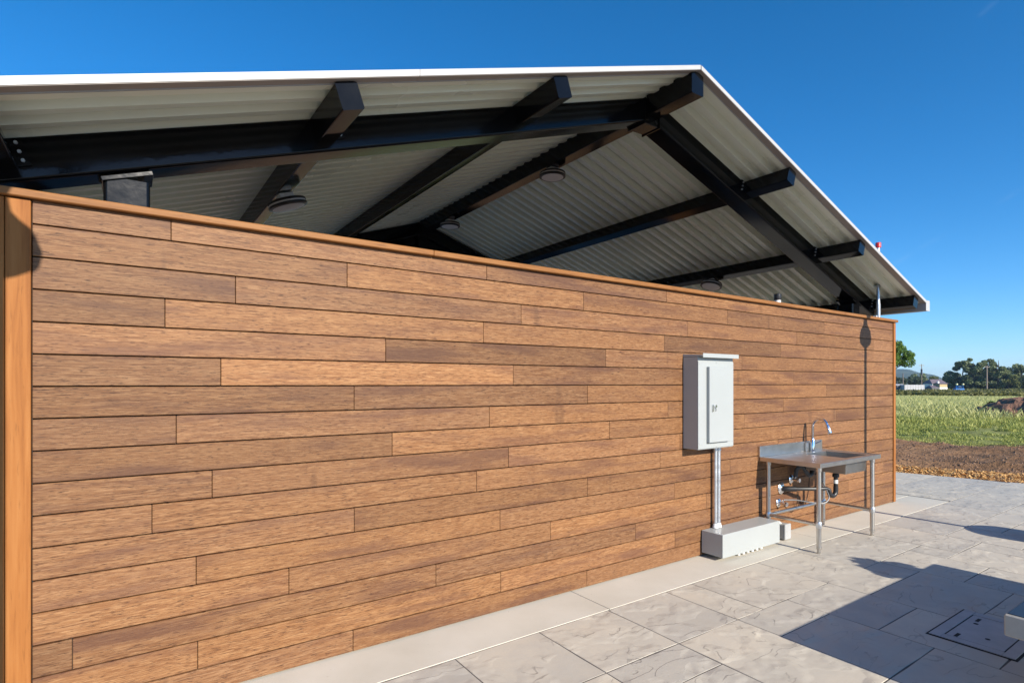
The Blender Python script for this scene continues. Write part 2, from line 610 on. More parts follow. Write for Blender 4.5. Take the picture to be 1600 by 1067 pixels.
M['roof_purple'] = simple('roof_mauve', (0.15, 0.12, 0.14), 0.8, 0, 0.12, 1)
M['blue_paint'] = simple('blue_machine_paint', (0.02, 0.14, 0.40), 0.45, 0, 0.08, 1)
M['tyre'] = simple('tyre', (0.02, 0.02, 0.02), 0.8, 0, 0.1, 3)
M['glass'] = simple('dark_glass', (0.03, 0.035, 0.04), 0.1, 0, 0.1, 3)
M['yellow'] = simple('pale_yellow_lamp', (0.60, 0.60, 0.32), 0.4, 0, 0.05, 3)

# ================================================================== GROUND
def vnoise(x, y, s, seed=0):
    """smooth value noise for terrain relief"""
    x, y = np.asarray(x) * s, np.asarray(y) * s
    xi, yi = np.floor(x).astype(np.int64), np.floor(y).astype(np.int64)
    xf, yf = x - xi, y - yi
    xf, yf = xf * xf * (3 - 2 * xf), yf * yf * (3 - 2 * yf)
    h = lambda a, b: ((np.sin(a * 127.1 + b * 311.7 + seed * 74.7) * 43758.5453) % 1.0)
    return (h(xi, yi) * (1 - xf) + h(xi + 1, yi) * xf) * (1 - yf) + (h(xi, yi + 1) * (1 - xf) + h(xi + 1, yi + 1) * xf) * yf


def ground_z(q, s):
    z = -0.05 + 0.05 * np.clip((q - 0.0) / 0.6, 0, 1)
    k = np.clip((q - 0.8) / 0.8, 0, 1) * np.clip((60 - q) / 40, 0, 1)
    rough = (vnoise(q, s, 0.55, 1) - 0.5) * 0.16 + (vnoise(q, s, 1.9, 2) - 0.5) * 0.10 + (vnoise(q, s, 5.3, 3) - 0.5) * 0.055
    rough += np.exp(-((q - 2.0 - 0.25 * np.sin(s * 0.8)) / 0.28) ** 2) * (0.07 + 0.06 * vnoise(q, s, 3.1, 4))
    rough += np.exp(-((q - 3.5 - 0.3 * np.sin(s * 0.5 + 1)) / 0.3) ** 2) * (0.06 * vnoise(q, s, 2.3, 5))
    return z + k * rough - 1.4 * np.clip((q - 25) / 125, 0, 1)


qa = np.concatenate([[-4200, -600, -120, -40, -20, -12, -6, -2, -0.3, 0], np.arange(0.1, 9, 0.1), np.arange(9, 24, 0.3), np.arange(24, 60, 1.5), [60, 75, 95, 130, 180, 260, 400, 700, 1500, 2600, 4200]])
sa = np.concatenate([[-4200, -2200, -900, -300, -120, -60, -30, -18], np.arange(-12, 12, 0.14), [12, 14, 17, 21, 26, 34, 45, 60, 90, 150, 300, 900, 2200, 4200]])
QQ, SS = np.meshgrid(qa, sa, indexing='ij')
ZZ = ground_z(QQ, SS)
ZZ = np.where(QQ <= 0, -0.06, ZZ)
XX = (QQ + Q0) * NQ[0] - SS * NQ[1]
YY = (QQ + Q0) * NQ[1] + SS * NQ[0]
nq, ns = QQ.shape
gi = np.arange(nq * ns).reshape(nq, ns)
gf = np.stack([gi[:-1, :-1], gi[1:, :-1], gi[1:, 1:], gi[:-1, 1:]], -1).reshape(-1, 4)
g = np_mesh('ground', np.stack([XX, YY, ZZ], -1).reshape(-1, 3), gf, M['field'])
g.data.polygons.foreach_set('use_smooth', [True] * len(g.data.polygons))
tag(g, kind='structure')


def qs(x, y):
    return x * NQ[0] + y * NQ[1] - Q0, -x * NQ[1] + y * NQ[0]

# ------------------------------------------------------------------ paving
def edge_x(y):
    return (Q0 - y * NQ[1]) / NQ[0]


mb = MB()
mb.add([(-14, -12, -0.055), (edge_x(-12), -12, -0.055), (edge_x(12), 12, -0.055), (-14, 12, -0.055),
        (-14, -12, -0.0022), (edge_x(-12), -12, -0.0022), (edge_x(12), 12, -0.0022), (-14, 12, -0.0022)],
       [(3, 2, 1, 0), (4, 5, 6, 7), (0, 1, 5, 4), (1, 2, 6, 5), (2, 3, 7, 6), (3, 0, 4, 7)])
pav = tag(mb.build('pavement', M['joint'], None, False), kind='structure')

U = 0.305
occ = set()
stones = []


def take(gx, gy, w, h):
    cells = [(gx + i, gy + j) for i in range(w) for j in range(h)]
    if any(c in occ for c in cells):
        return False
    occ.update(cells)
    stones.append((gx, gy, w, h))
    return True


for s_ in [(-8, 0, 2, 3), (-6, 0, 2, 2), (-4, 0, 2, 2), (-2, 0, 2, 2), (0, 0, 1, 2), (1, 0, 3, 2), (-4, 2, 2, 1), (-2, 2, 2, 3), (0, 2, 2, 1), (0, 3, 2, 2),
           (2, 2, 2, 2), (2, 4, 2, 2), (4, 0, 2, 3), (4, 3, 3, 2), (-6, 2, 2, 2), (6, 0, 3, 2), (6, 2, 1, 1), (7, 2, 2, 2), (9, 2, 1, 1), (9, 0, 1, 2), (10, 0, 2, 3), (12, 0, 3, 2), (12, 2, 2, 2)]:
    take(*s_)
sizes = [(3, 2), (2, 3), (2, 2), (2, 2), (3, 2), (1, 2), (2, 1), (2, 2), (1, 1)]


def region_ok(gx, gy, w, h):
    x1, x0 = 3.40 + (gx + w) * U, 3.40 + gx * U
    y0 = -0.40 - (gy + h) * U
    y1 = -0.40 - gy * U
    if gy < 0 and (x0 < 9.15 or gy + h > 0):
        return False
    return x0 < edge_x((y0 + y1) / 2) - 0.12


for gy in list(range(0, 15)) + list(range(-16, 0)):
    for gx in range(-20, 28):
        if (gx, gy) in occ or not region_ok(gx, gy, 1, 1):
            continue
        opts = sizes[:]
        random.shuffle(opts)
        for w, h in opts + [(1, 1)]:
            if gy + h > 15 or not region_ok(gx, gy, w, h):
                continue
            if take(gx, gy, w, h):
                break
# utility box opening
UBX = (4.205, 4.845, -2.252, -1.828)


def make_stone(gx, gy, w, h):
    g_ = 0.0038
    x0, x1 = 3.40 + gx * U + g_, 3.40 + (gx + w) * U - g_
    y1, y0 = -0.40 - gy * U - g_, -0.40 - (gy + h) * U + g_
    cx, cy = (x0 + x1) / 2, (y0 + y1) / 2
    pts = []
    for (ax, ay), (bx, by) in (((x0, y0), (x1, y0)), ((x1, y0), (x1, y1)), ((x1, y1), (x0, y1)), ((x0, y1), (x0, y0))):
        k = 3
        for i in range(k):
            f = i / k
            j = 0.0 if i == 0 else random.uniform(-0.0035, 0.0035)
            px, py = ax + (bx - ax) * f, ay + (by - ay) * f
            if ax == bx:
                px += j
            else:
                py += j
            px = min(px, edge_x(py) - 0.01)
            pts.append((px - cx, py - cy))
    dz = random.uniform(-0.0006, 0.0006)
    tx, ty = random.uniform(-.0008, .0008), random.uniform(-.0008, .0008)
    rings = []
    for sc, z in ((1.0, -0.02), (1.0, -0.0012), (None, 0.0)):
        ring = []
        for px, py in pts:
            if sc is None:
                d = 0.0025
                px2 = px - math.copysign(min(d, abs(px)), px)
                py2 = py - math.copysign(min(d, abs(py)), py)
                ring.append((px2, py2, dz + tx * px2 + ty * py2))
            else:
                ring.append((px, py, z))
        rings.append(ring)
    b = MB()
    n = len(pts)
    b.add([p for r in rings for p in r], [(a * n + i, a * n + (i + 1) % n, (a + 1) * n + (i + 1) % n, (a + 1) * n + i) for a in range(2) for i in range(n)] + [tuple(2 * n + i for i in range(n))])
    return b.build('paving_stone', M['slate'], pav, False, (cx, cy, 0))


for s_ in sorted(stones, key=lambda s: (3.4 + s[0] * U) ** 2 + (-0.4 - s[1] * U + 3.2) ** 2)[:298]:
    make_stone(*s_)

# kerb strip at the foot of the wall, in cast lengths
kerb = tag(MB().box(-8.0, 9.14, -0.393, 0.075, -0.05, -0.0005).build('kerb', M['joint'], None, False), kind='structure')
xs = [-8.0, -3.29, -0.24, 2.81, 5.86, 9.14]
for a, b in zip(xs[:-1], xs[1:]):
    MB().bev(a + 0.003, b - 0.003, -0.396, 0.072, -0.03, 0.0020, 0.0015).build('kerb_length', M['kerb'], kerb, False)
MB().bev(8.56, 9.137, 0.078, 6.2, -0.03, 0.0020, 0.0015).build('kerb_length', M['kerb'], kerb, False)
slab = tag(MB().box(-1.2, 8.55, 0.08, 8.0, -0.05, 0.004).build('floor', M['floor'], None, False), kind='structure')

# ================================================================== WOOD WALL
wall = thing('wooden_wall', 'long screen wall of horizontal reddish brown boards under the pitched roof', 'wall', None, (4.04, 0.03, 0))
WX0, WX1 = -0.338, 8.428


def wbuild(mb, name, mat, parent=wall, color=None, smooth=False):
    """meshes given in world space, parented to the wall with their own origin"""
    xs_ = [p[0] for p in mb.v]
    ys_ = [p[1] for p in mb.v]
    zs_ = [p[2] for p in mb.v]
    c = Vector(((min(xs_) + max(xs_)) / 2, (min(ys_) + max(ys_)) / 2, (min(zs_) + max(zs_)) / 2))
    mb.v = [tuple(Vector(p) - c) for p in mb.v]
    off = Vector((0, 0, 0))
    q_ = parent
    while q_ is not None:
        off += q_.location
        q_ = q_.parent
    o = mb.build(name, mat, parent, smooth, c - off)
    if color:
        o.color = color
    return o


offs = [0.189, 1.072, 0.479, 0.163, 1.310, 0.410, 1.114, 0.211, 1.352, 0.370, 0.109, 1.115, 0.298, 0.747, -0.197, 0.305, 1.108]
tones = {0: [.90, 1.0, .90, 1.03, .95], 1: [.90, 1.04, .95, .86, 1.0], 2: [.84, .93, 1.05, 1.02], 3: [.80, 1.06, 1.02, .78, .98], 4: [1.08, .80, 1.0, .95],
         5: [.84, 1.20, .90, 1.0], 6: [.82, .84, .96, 1.02], 7: [.86, .97, 1.05, .94], 8: [.84, 1.08, .98, 1.03], 9: [.90, .92, 1.10, .98], 10: [.98, .97, 1.02, 1.0],
         11: [1.0, .88, .92, 1.0], 12: [1.04, 1.0, 1.0, .95], 13: [1.06, .97, 1.12, 1.0], 14: [.80, .93, .90, .98], 15: [1.03, 1.03, 1.12, .92], 16: [.98, .95, .98, 1.02]}
PITCH = 0.144
BL = 1.8485
for r in range(17):
    z0 = 2.300 - PITCH * r
    z1 = z0 + PITCH - 0.0062
    if r == 0:
        z1 = 2.402
    if r == 16:
        z0 = 0.012
    joints = [WX0]
    x = offs[r]
    while x < WX1 - 0.04:
        if x > WX0 + 0.04:
            joints.append(x)
        x += BL
    joints.append(WX1)
    for i in range(len(joints) - 1):
        tn = tones[r][i] if i < len(tones[r]) else random.uniform(0.86, 1.08)
        dy = random.uniform(-0.0008, 0.0008)
        mb = MB().bev(joints[i] + 0.0013, joints[i + 1] - 0.0013, 0.0 + dy, 0.019, z0, z1, 0.0022)
        tn = 1 + (tn - 1) * 1.25
        wu = random.uniform(-0.05, 0.05) + (tn - 1) * 0.12
        wbuild(mb, 'plank', M['bamboo'], wall, (tn * (1 + wu * .3), tn, tn * (1 - wu), 1))
wbuild(MB().box(-0.52, 8.475, 0.0205, 0.060, 0.011, 2.398), 'backing_board', M['backing'])
# back face boards (seen only from inside)
for r in range(17):
    z0 = 2.300 - PITCH * r if r < 16 else 0.012
    wbuild(MB().bev(-0.50, 8.47, 0.062, 0.074, z0, (2.300 - PITCH * r) + PITCH - 0.006 if r else 2.398, 0.002), 'plank', M['bamboo'], wall, (.9, .9, .9, 1))
# corner trims and cap
for a, b, y0 in ((-0.4265, -0.3405, -0.012), (-0.535, -0.4290, -0.012), (8.4305, 8.492, -0.012)):
    wbuild(MB().bev(a, b, y0, 0.0605, 0.011, 2.3995, 0.003), 'corner_trim', M['trim'])
caps = [-0.56, 1.62, 4.60, 7.05, 8.512]
for a, b in zip(caps[:-1], caps[1:]):
    wbuild(MB().bev(a + 0.0008, b - 0.0008, -0.036, 0.078, 2.4035, 2.438, 0.004), 'cap_board', M['cap'])

# inner wall of the pavilion, clad with the same boards (unseen; size set for roof light and reflections)
iw = thing('inner_wall', 'unseen low board-clad partition, sized for the light, behind the screen wall under the roof', 'wall', None, (4.04, 3.2, 0))
wbuild(MB().box(-0.3, 8.4, 3.22, 3.34, 0.006, 1.432), 'backing_board', M['backing'], iw)
for r in range(6, 17):
    z0 = 2.300 - PITCH * r if r < 16 else 0.012
    z1 = (2.300 - PITCH * r) + PITCH - 0.006 
    for xa, xb in ((-0.3, 0.596), (0.6, 2.445), (2.449, 4.293), (4.297, 6.141), (6.145, 7.99), (7.994, 8.4)):
        wbuild(MB().bev(xa, xb, 3.2, 3.219, z0, z1, 0.002), 'plank', M['bamboo'], iw, (1, .97, .94, 1))
wbuild(MB().bev(-0.33, 8.43, 3.165, 3.36, 1.4345, 1.468, 0.004), 'cap_board', M['cap'], iw)

# ================================================================== PAVILION ROOF
CX = 4.045
SL = 1 / 3.0
RZ = 4.305


def roof(x):
    return RZ - SL * abs(x - CX)


NX, NZ = SL / math.hypot(1, SL), 1 / math.hypot(1, SL)
pavilion = thing('pavilion', 'open gabled pavilion with black steel frame and ribbed off-white roof deck', 'pavilion', None, (CX, 2.75, 0))
P0 = Vector(pavilion.location)


def pbuild(mb, name, mat, parent=pavilion, smooth=True):
    off = Vector((0, 0, 0))
    q_ = parent
    while q_ is not None:
        off += q_.location
        q_ = q_.parent
    xs_ = [Vector(p) for p in mb.v]
    c = sum(xs_, Vector()) / len(xs_)
    mb.v = [tuple(p - c) for p in xs_]
    o = mb.build(name, mat, parent, smooth, c - off)
    if smooth and name in ('rafter', 'purlin', 'ridge_beam', 'column'):
        o.modifiers.new('weighted', 'WEIGHTED_NORMAL').keep_sharp = True
    return o


YF0, YF1 = 0.30, 0.50
YB0, YB1 = 5.20, 5.40
YR0, YR1 = -0.24, 5.94
EAVE = 4.79
# frames
for y0, y1 in ((YF0, YF1), (YB0, YB1)):
    ym = (y0 + y1) / 2
    for sgn in (-1, 1):
        up = Vector((sgn * NX, 0, NZ))
        a = Vector((CX + sgn * 0.10, ym, roof(CX + 0.10) - 0.046))
        b = Vector((CX + sgn * 4.62, ym, roof(CX + 4.62) - 0.046))
        d = 0.203
        pbuild(MB().bar(a - up * d / 2, b - up * d / 2, y1 - y0, d, up, 0.016), 'rafter', M['black'])
        # column with cap plate
        xc = CX + sgn * 4.035
        zt = roof(xc) - 0.046 - d / NZ
        c = pbuild(MB().bar((xc, ym, 0.005), (xc, ym, zt - 0.045), 0.203, 0.203, (0, 1, 0), 0.018), 'column', M['black'])
        ux = Vector((NZ, 0, -sgn * NX))
        Mt = Matrix.Translation((xc, ym, zt - 0.022)) @ Matrix(((NZ, 0, sgn * NX), (0, 1, 0), (-sgn * NX, 0, NZ))).to_4x4()
        pbuild(MB().bev(-0.118, 0.118, -0.112, 0.112, -0.018, 0.006, 0.003, Mt), 'cap_plate', M['black'], c)
    # apex block and plates
    ap = pbuild(MB().bev(CX - 0.088, CX + 0.088, y0 + 0.004, y1 - 0.004, 3.995, 4.235, 0.006), 'apex_block', M['black'])
    for sgn in (-1, 1):
        pbuild(MB().bev(CX + sgn * 0.097 - 0.008, CX + sgn * 0.097 + 0.008, y0 - 0.012, y1 + 0.012, 3.985, 4.225, 0.002), 'splice_plate', M['black'], ap)

# dark infill panel and king post in the back gable
hb_ = 3.4
xg = (roof(CX) - 0.26 - hb_) / SL
pbuild(MB().add([(CX - xg, YB0 + .06, hb_), (CX + xg, YB0 + .06, hb_), (CX, YB0 + .06, roof(CX) - .24), (CX - xg, YB0 + .14, hb_), (CX + xg, YB0 + .14, hb_), (CX, YB0 + .14, roof(CX) - .24)],
               [(0, 1, 2), (5, 4, 3), (0, 3, 4, 1), (1, 4, 5, 2), (2, 5, 3, 0)]), 'gable_panel', M['black'], pavilion, False)
pbuild(MB().bar((CX, YB0 + .02, hb_), (CX, YB0 + .02, 3.99), .15, .06, (0, 1, 0)), 'king_post', M['black'])

# purlins
PS = 1.524
for k in (-3, -2, -1, 0, 1, 2, 3):
    x = CX + k * PS
    sgn = (k > 0) - (k < 0)
    up = Vector((sgn * NX, 0, NZ)) if k else Vector((0, 0, 1))
    w, d = (0.130, 0.148) if k else (0.155, 0.190)
    top = roof(x) - (0.046 if k else 0.048)
    c0 = Vector((x, 0, top)) - up * d / 2
    segs = ((YR0 + 0.035, YF0 - 0.002), (YF1 + 0.002, YB0 - 0.002), (YB1 + 0.002, YR1 - 0.035))
    for i, (a, b) in enumerate(segs):
        pu = pbuild(MB().bar((c0.x, a, c0.z), (c0.x, b, c0.z), w, d, up, 0.010, 3), 'ridge_beam' if k == 0 else 'purlin', M['black'])
        if k:
            side = Vector((up.z, 0, -up.x)) * (-sgn)
            # end plate lugs and bolts on the uphill side
            for yy, face in (((b, -1),) if i == 0 else ((a, 1),) if i == 2 else ()):
                lug = MB()
                cc = c0 + side * (w / 2 + 0.028)
                lug.bar((cc.x, yy + face * 0.010, cc.z), (cc.x, yy, cc.z), 0.055, 0.13, up)
                pbuild(lug, 'end_plate', M['black'], pu)
                for j in (-1, 0, 1):
                    bc = c0 + side * (w / 2 + 0.030) + up * (0.042 * j)
                    pbuild(MB().tube([(bc.x, yy + face * 0.011, bc.z), (bc.x, yy + face * 0.022, bc.z)], 0.0085, 6), 'bolt', M['bolt'], pu)

# ribbed deck: trapezoid ribs running down each slope
prof = [(0.0, 0.0), (0.056, 0.0), (0.074, 0.063), (0.142, 0.063), (0.160, 0.0)]
for sgn in (-1, 1):
    line = []
    y = YR0 + 0.073
    while y < YR1 - 0.20:
        for dy, dz in prof[:-1]:
            line.append((y + dy, dz))
        y += 0.160
    line.append((y, 0.0))
    n = len(line)
    vs, fs = [], []
    nseg = 3
    for j in range(nseg + 1):
        xx = CX + sgn * (0.004 + (EAVE - 0.03) * j / nseg)
        for yy, dz in line:
            vs.append((xx, yy, roof(xx) - 0.0455 + dz))
    for j in range(nseg):
        for i in range(n - 1):
            a = j * n + i
            fs.append((a, a + 1, a + n + 1, a + n) if sgn > 0 else (a, a + n, a + n + 1, a + 1))
    dk = pbuild(MB().add(vs, fs), 'roof_deck', M['deck'], pavilion, False)
    # weathering sheet on top
    x0, x1 = CX + sgn * 0.002, CX + sgn * (EAVE - 0.02)
    ya, yb = YR0 + 0.069, YR1 - 0.069
    ts = MB().add([(x0, ya, roof(x0) + 0.0182), (x1, ya, roof(x1) + 0.0182), (x1, yb, roof(x1) + 0.0182), (x0, yb, roof(x0) + 0.0182),
                   (x0, ya, roof(x0) + 0.0215), (x1, ya, roof(x1) + 0.0215), (x1, yb, roof(x1) + 0.0215), (x0, yb, roof(x0) + 0.0215)],
                  [(0, 1, 2, 3), (7, 6, 5, 4), (4, 5, 1, 0), (5, 6, 2, 1), (6, 7, 3, 2), (7, 4, 0, 3)])
    for y2, y3 in ((YR0 + 0.0664, YR0 + 0.0727), (YR1 - 0.075, YR1 - 0.0664)):  # closure strips added to stop sunlight leaking in behind the trim
        ts.add([(xx, yy, roof(xx) + zo) for zo in (-0.0448, 0.0179) for xx, yy in ((x0, y2), (x1, y2), (x1, y3), (x0, y3))],
               [(3, 2, 1, 0), (4, 5, 6, 7), (0, 1, 5, 4), (1, 2, 6, 5), (2, 3, 7, 6), (3, 0, 4, 7)])
    pbuild(ts, 'roof_sheet', M['white_metal'], pavilion, False)
    # rake trim, front and back, in lengths
    brk = [0.004, 2.62, EAVE] if sgn < 0 else [0.004, 3.10, EAVE]
    for ya, yb in ((YR0, YR0 + 0.066), (YR1 - 0.066, YR1)):
        for u0, u1 in zip(brk[:-1], brk[1:]):
            xa, xb = CX + sgn * (u0 + 0.0012), CX + sgn * (u1 - 0.0012)
            h = 0.037
            vs = []
            for zo in (-h, 0.0005):
                for xx, yy in ((xa, ya), (xb, ya), (xb, yb), (xa, yb)):
                    vs.append((xx, yy, roof(xx) + zo))
            tr = MB().add(vs, [(3, 2, 1, 0), (4, 5, 6, 7), (0, 1, 5, 4), (1, 2, 6, 5), (2, 3, 7, 6), (3, 0, 4, 7)])
            rk = pbuild(tr, 'rake_trim', M['white_metal'], pavilion, False)
            vs = [(xx, yy, roof(xx) + zo) for zo in (-h - .003, -h - .0005) for xx, yy in ((xa, ya + .004), (xb, ya + .004), (xb, yb + .004), (xa, yb + .004))]
            pbuild(MB().add(vs, [(3, 2, 1, 0), (4, 5, 6, 7), (0, 1, 5, 4), (1, 2, 6, 5), (2, 3, 7, 6), (3, 0, 4, 7)]), 'trim_return', M['trim_shade'], rk, False)
    # box gutter
    xe = CX + sgn * (EAVE + 0.003)
    xo = xe + sgn * 0.115
    z1 = roof(CX + EAVE) - 0.006
    gt = MB()
    lo, hi = min(xe, xo), max(xe, xo)
    gt.box(lo, hi, YR0 + 0.004, YR1 - 0.004, z1 - 0.135, z1 - 0.131)
    gt.box(lo, lo + 0.003, YR0 + 0.004, YR1 - 0.004, z1 - 0.1305, z1)
    gt.box(hi - 0.003, hi, YR0 + 0.004, YR1 - 0.004, z1 - 0.1305, z1)
    gu = pbuild(gt, 'gutter', M['gutter'], pavilion, False)
    for yy in (YR0, YR1 - 0.0035):
        pbuild(MB().bev(lo - 0.004, hi + 0.004, yy, yy + 0.0035, z1 - 0.138, z1 + 0.003, 0.001), 'gutter_end_cap', M['white_metal'], gu, False)

# ------------------------------------------------------------------ ceiling lamps
def lamp(x, y, label):
    k = 0 if abs(x - CX) < .1 else (1 if x > CX else -1)
    ang = 0 if k == 0 else k * math.atan(SL)
    zb = (roof(x) - 0.052 - 0.190) if k == 0 else roof(x) - 0.050 - 0.148 * NZ - 0.001
    o = thing('ceiling_lamp', label, 'ceiling lamp', 'round lamps under the roof', (x - (k * 0.148 * NX if k else 0), y, zb))
    o.rotation_euler = (0, ang, 0)
    MB().bev(-0.055, 0.055, -0.055, 0.055, -0.040, -0.001, 0.004).build('mounting_box', M['galv'], o)
    MB().lathe([(0.060, -0.041), (0.135, -0.050), (0.148, -0.055), (0.150, -0.070), (0.138, -0.071)], (0, 0, 0), 36).build('lamp_body', M['bronze'], o)
    MB().lathe([(0.139, -0.0715), (0.144, -0.073), (0.144, -0.082), (0.139, -0.084)], (0, 0, 0), 36).build('trim_ring', M['diffuser'], o)
    MB().lathe([(0.146, -0.0845), (0.151, -0.087), (0.151, -0.102), (0.140, -0.108), (0.126, -0.108)], (0, 0, 0), 36).build('lower_ring', M['bronze'], o)
    MB().lathe([(0.125, -0.104), (0.125, -0.1085), (0.110, -0.113), (0.060, -0.117), (0.004, -0.118)], (0, 0, 0), 36).build('diffuser', M['diffuser'], o)


lamp(CX, 1.78, 'round dark-rimmed lamp under the ridge beam, nearer the gable peak')
lamp(CX, 4.25, 'small round lamp at the far end of the ridge beam')
lamp(CX - 2 * PS, 1.45, 'round lamp tilted under the left roof slope just above the wall')
lamp(CX + 2 * PS, 1.80, 'round lamp under the right roof slope just above the wall cap')

# ------------------------------------------------------------------ pipes behind the wall
vp = thing('vent_pipe', 'thin galvanised vent pipe through the roof eave, topped by a red cap', 'pipe', None, (8.262, 0.108, 0.012))
MB().tube([(0, 0, 0), (0, 0, 2.62)], 0.0255, 14).build('lower_pipe', M['galv'], vp)
MB().tube([(0, 0, 2.62), (0, 0, 2.70), (0, 0, 3.40)], [0.0255, 0.0205, 0.0205], 14).build('upper_pipe', M['galv'], vp)
MB().lathe([(0.030, 3.385), (0.033, 3.388), (0.033, 3.445), (0.029, 3.452), (0.004, 3.453)], (0, 0, 0), 16).build('red_cap', M['redcap'], vp)
MB().lathe([(0.055, 2.868), (0.055, 2.875), (0.024, 2.89), (0.022, 2.90)], (0, 0, 0), 16).build('roof_flashing', M['galv'], vp)
v2p = thing('conduit_stub', 'short pale pipe stub beside the vent pipe at the wall end', 'pipe', None, (8.19, 0.105, 0.012))
MB().tube([(0, 0, 0), (0, 0, 2.475)], 0.016, 12).build('pipe', M['galv'], v2p)
wp = thing('capped_pipe', 'white plastic pipe with black cap rising behind the wall top', 'pipe', None, (5.86, 0.125, 0.012))
MB().tube([(0, 0, 0), (0, 0, 2.495)], 0.033, 16).build('pipe', M['pvcwhite'], wp)
MB().lathe([(0.036, 2.485), (0.0375, 2.488), (0.0375, 2.548), (0.034, 2.553), (0.004, 2.554)], (0, 0, 0), 18).build('black_cap', M['blackplastic'], wp)

# ================================================================== ELECTRICAL
pn = thing('electrical_panel', 'tall pale grey electrical cabinet mounted on the wooden wall', 'electrical panel', None, (4.363, 0, 1.01))
w2 = 0.255
MB().bev(-w2, w2, -0.160, -0.002, 0.0, 0.815, 0.003).build('cabinet', M['panelgrey'], pn)
fr = MB()
fr.bev(-w2 - 0.001, w2 + 0.001, -0.1645, -0.1605, 0.008, 0.775, 0.0015)
face = fr.build('face_plate', M['panelgrey'], pn)
dr = MB().bev(-0.140, 0.168, -0.196, -0.165, 0.058, 0.728, 0.003).build('door', M['panelgrey'], pn)
lt = MB()
lt.bev(-0.108, -0.092, -0.205, -0.1965, 0.330, 0.392, 0.002)
lt.build('latch', M['chrome'], dr)
MB().tube([(-0.062, -0.1965, 0.378), (-0.062, -0.209, 0.378)], 0.013, 12).build('lock', M['chrome'], dr)
MB().bev(-0.067, -0.057, -0.207, -0.1965, 0.335, 0.362, 0.002).build('key', M['chrome'], dr)
hd = MB()
hd.add([(-w2 - .002, -0.004, 0.842), (w2 + .002, -0.004, 0.842), (w2 + .002, -0.208, 0.829), (-w2 - .002, -0.208, 0.829),
        (-w2 - .002, -0.004, 0.817), (w2 + .002, -0.004, 0.817), (w2 + .002, -0.206, 0.817), (-w2 - .002, -0.206, 0.817)],
       [(3, 2, 1, 0), (4, 5, 6, 7), (0, 1, 5, 4), (1, 2, 6, 5), (2, 3, 7, 6), (3, 0, 4, 7)])
MB().bev(-w2 + 0.0, w2 + 0.010, -0.214, -0.209, 0.806, 0.842, 0.001).build('hood_lip', M['panelgrey'], pn, False)
hd.build('hood', M['panelgrey'], pn, False)
for sx, sz in ((-0.235, 0.05), (-0.235, 0.40), (-0.235, 0.755), (0.238, 0.05), (0.238, 0.40), (0.238, 0.755), (0.0, 0.015), (0.0, 0.768)):
    MB().tube([(sx, -0.1645, sz), (sx, -0.1672, sz)], 0.005, 8).build('screw', M['bolt'], pn)

for i, (x, lb) in enumerate(((4.525, 'left of two thin steel conduits running down from the grey cabinet'), (4.573, 'right of two thin steel conduits running down from the grey cabinet'))):
    cd = thing('conduit', lb, 'conduit', 'conduits below the cabinet', (x, -0.040, 0.245))
    MB().tube([(0, 0, 0.03), (0, 0, 0.735)], 0.0175, 14).build('pipe', M['galv'], cd)
    MB().lathe([(0.026, 0.003), (0.026, 0.018), (0.022, 0.030), (0.022, 0.040), (0.018, 0.042)], (0, 0, 0), 14).build('connector', M['pvcwhite'], cd)
    MB().lathe([(0.021, 0.715), (0.023, 0.718), (0.023, 0.760), (0.021, 0.763)], (0, 0, 0), 14).build('coupling', M['galv'], cd)

tw = thing('wiring_trough', 'long low grey metal wiring box on the kerb below the cabinet', 'junction box', None, (4.822, -0.006, 0.012))
MB().bev(-0.459, 0.459, -0.218, -0.002, 0.028, 0.232, 0.003).build('trough', M['panelgrey'], tw)
MB().bev(-0.4600, 0.4600, -0.224, -0.2185, 0.024, 0.2345, 0.002).build('front_cover', M['panelgrey'], tw)
for k in range(6):
    MB().lathe([(0.014, -0.001), (0.014, 0.0285)], (-0.17 + 0.072 * k, -0.19, 0), 10).build('riser_pipe', M['pvcwhite'], tw)
for k in range(2):
    MB().lathe([(0.02, -0.001), (0.02, 0.0285)], (-0.30 + 0.60 * k, -0.06, 0), 10).build('riser_pipe', M['galv'], tw)
jb = thing('outlet_box', 'small upright grey box on the kerb between wiring box and sink', 'junction box', None, (5.53, -0.10, 0.011))
MB().bev(-0.050, 0.050, -0.062, 0.06, 0.0, 0.150, 0.006).build('box_body', M['gutter'], jb)
MB().bev(-0.056, 0.056, -0.078, -0.0625, -0.0005, 0.156, 0.006).build('cover', M['gutter'], jb)
MB().tube([(-0.236, 0.0, 0.165), (-0.19, 0.0, 0.176), (-0.13, 0.0, 0.182), (-0.07, 0.0, 0.176), (-0.03, 0.0, 0.162), (-0.01, 0.0, 0.148)], 0.0125, 10).build('whip_conduit', M['pvcwhite'], jb)

# ================================================================== SINK
SX0, SX1, SY0, SY1, SZ = 5.285, 6.520, -0.617, -0.020, 0.842
sk = thing('utility_sink', 'freestanding stainless steel sink table with gooseneck faucet by the wall end', 'sink', None, (5.90, -0.32, 0.0))


def sbuild(mb, name, mat, parent=sk, smooth=True):
    off = Vector((0, 0, 0))
    q_ = parent
    while q_ is not None:
        off += q_.location
        q_ = q_.parent
    mb.v = [tuple(Vector(p) - off) for p in mb.v]
    return mb.build(name, mat, parent, smooth)


BX0, BX1, BY0, BY1, BZ = 5.955, 6.410, -0.535, -0.125, 0.675
top = MB()
e = 0.003
# top sheet around the bowl
for a, b, c, d in ((SX0, SX1, SY0, BY0), (SX0, SX1, BY1, SY1), (SX0, BX0, BY0, BY1), (BX1, SX1, BY0, BY1)):
    top.box(a, b, c, d, SZ - 0.0025, SZ)
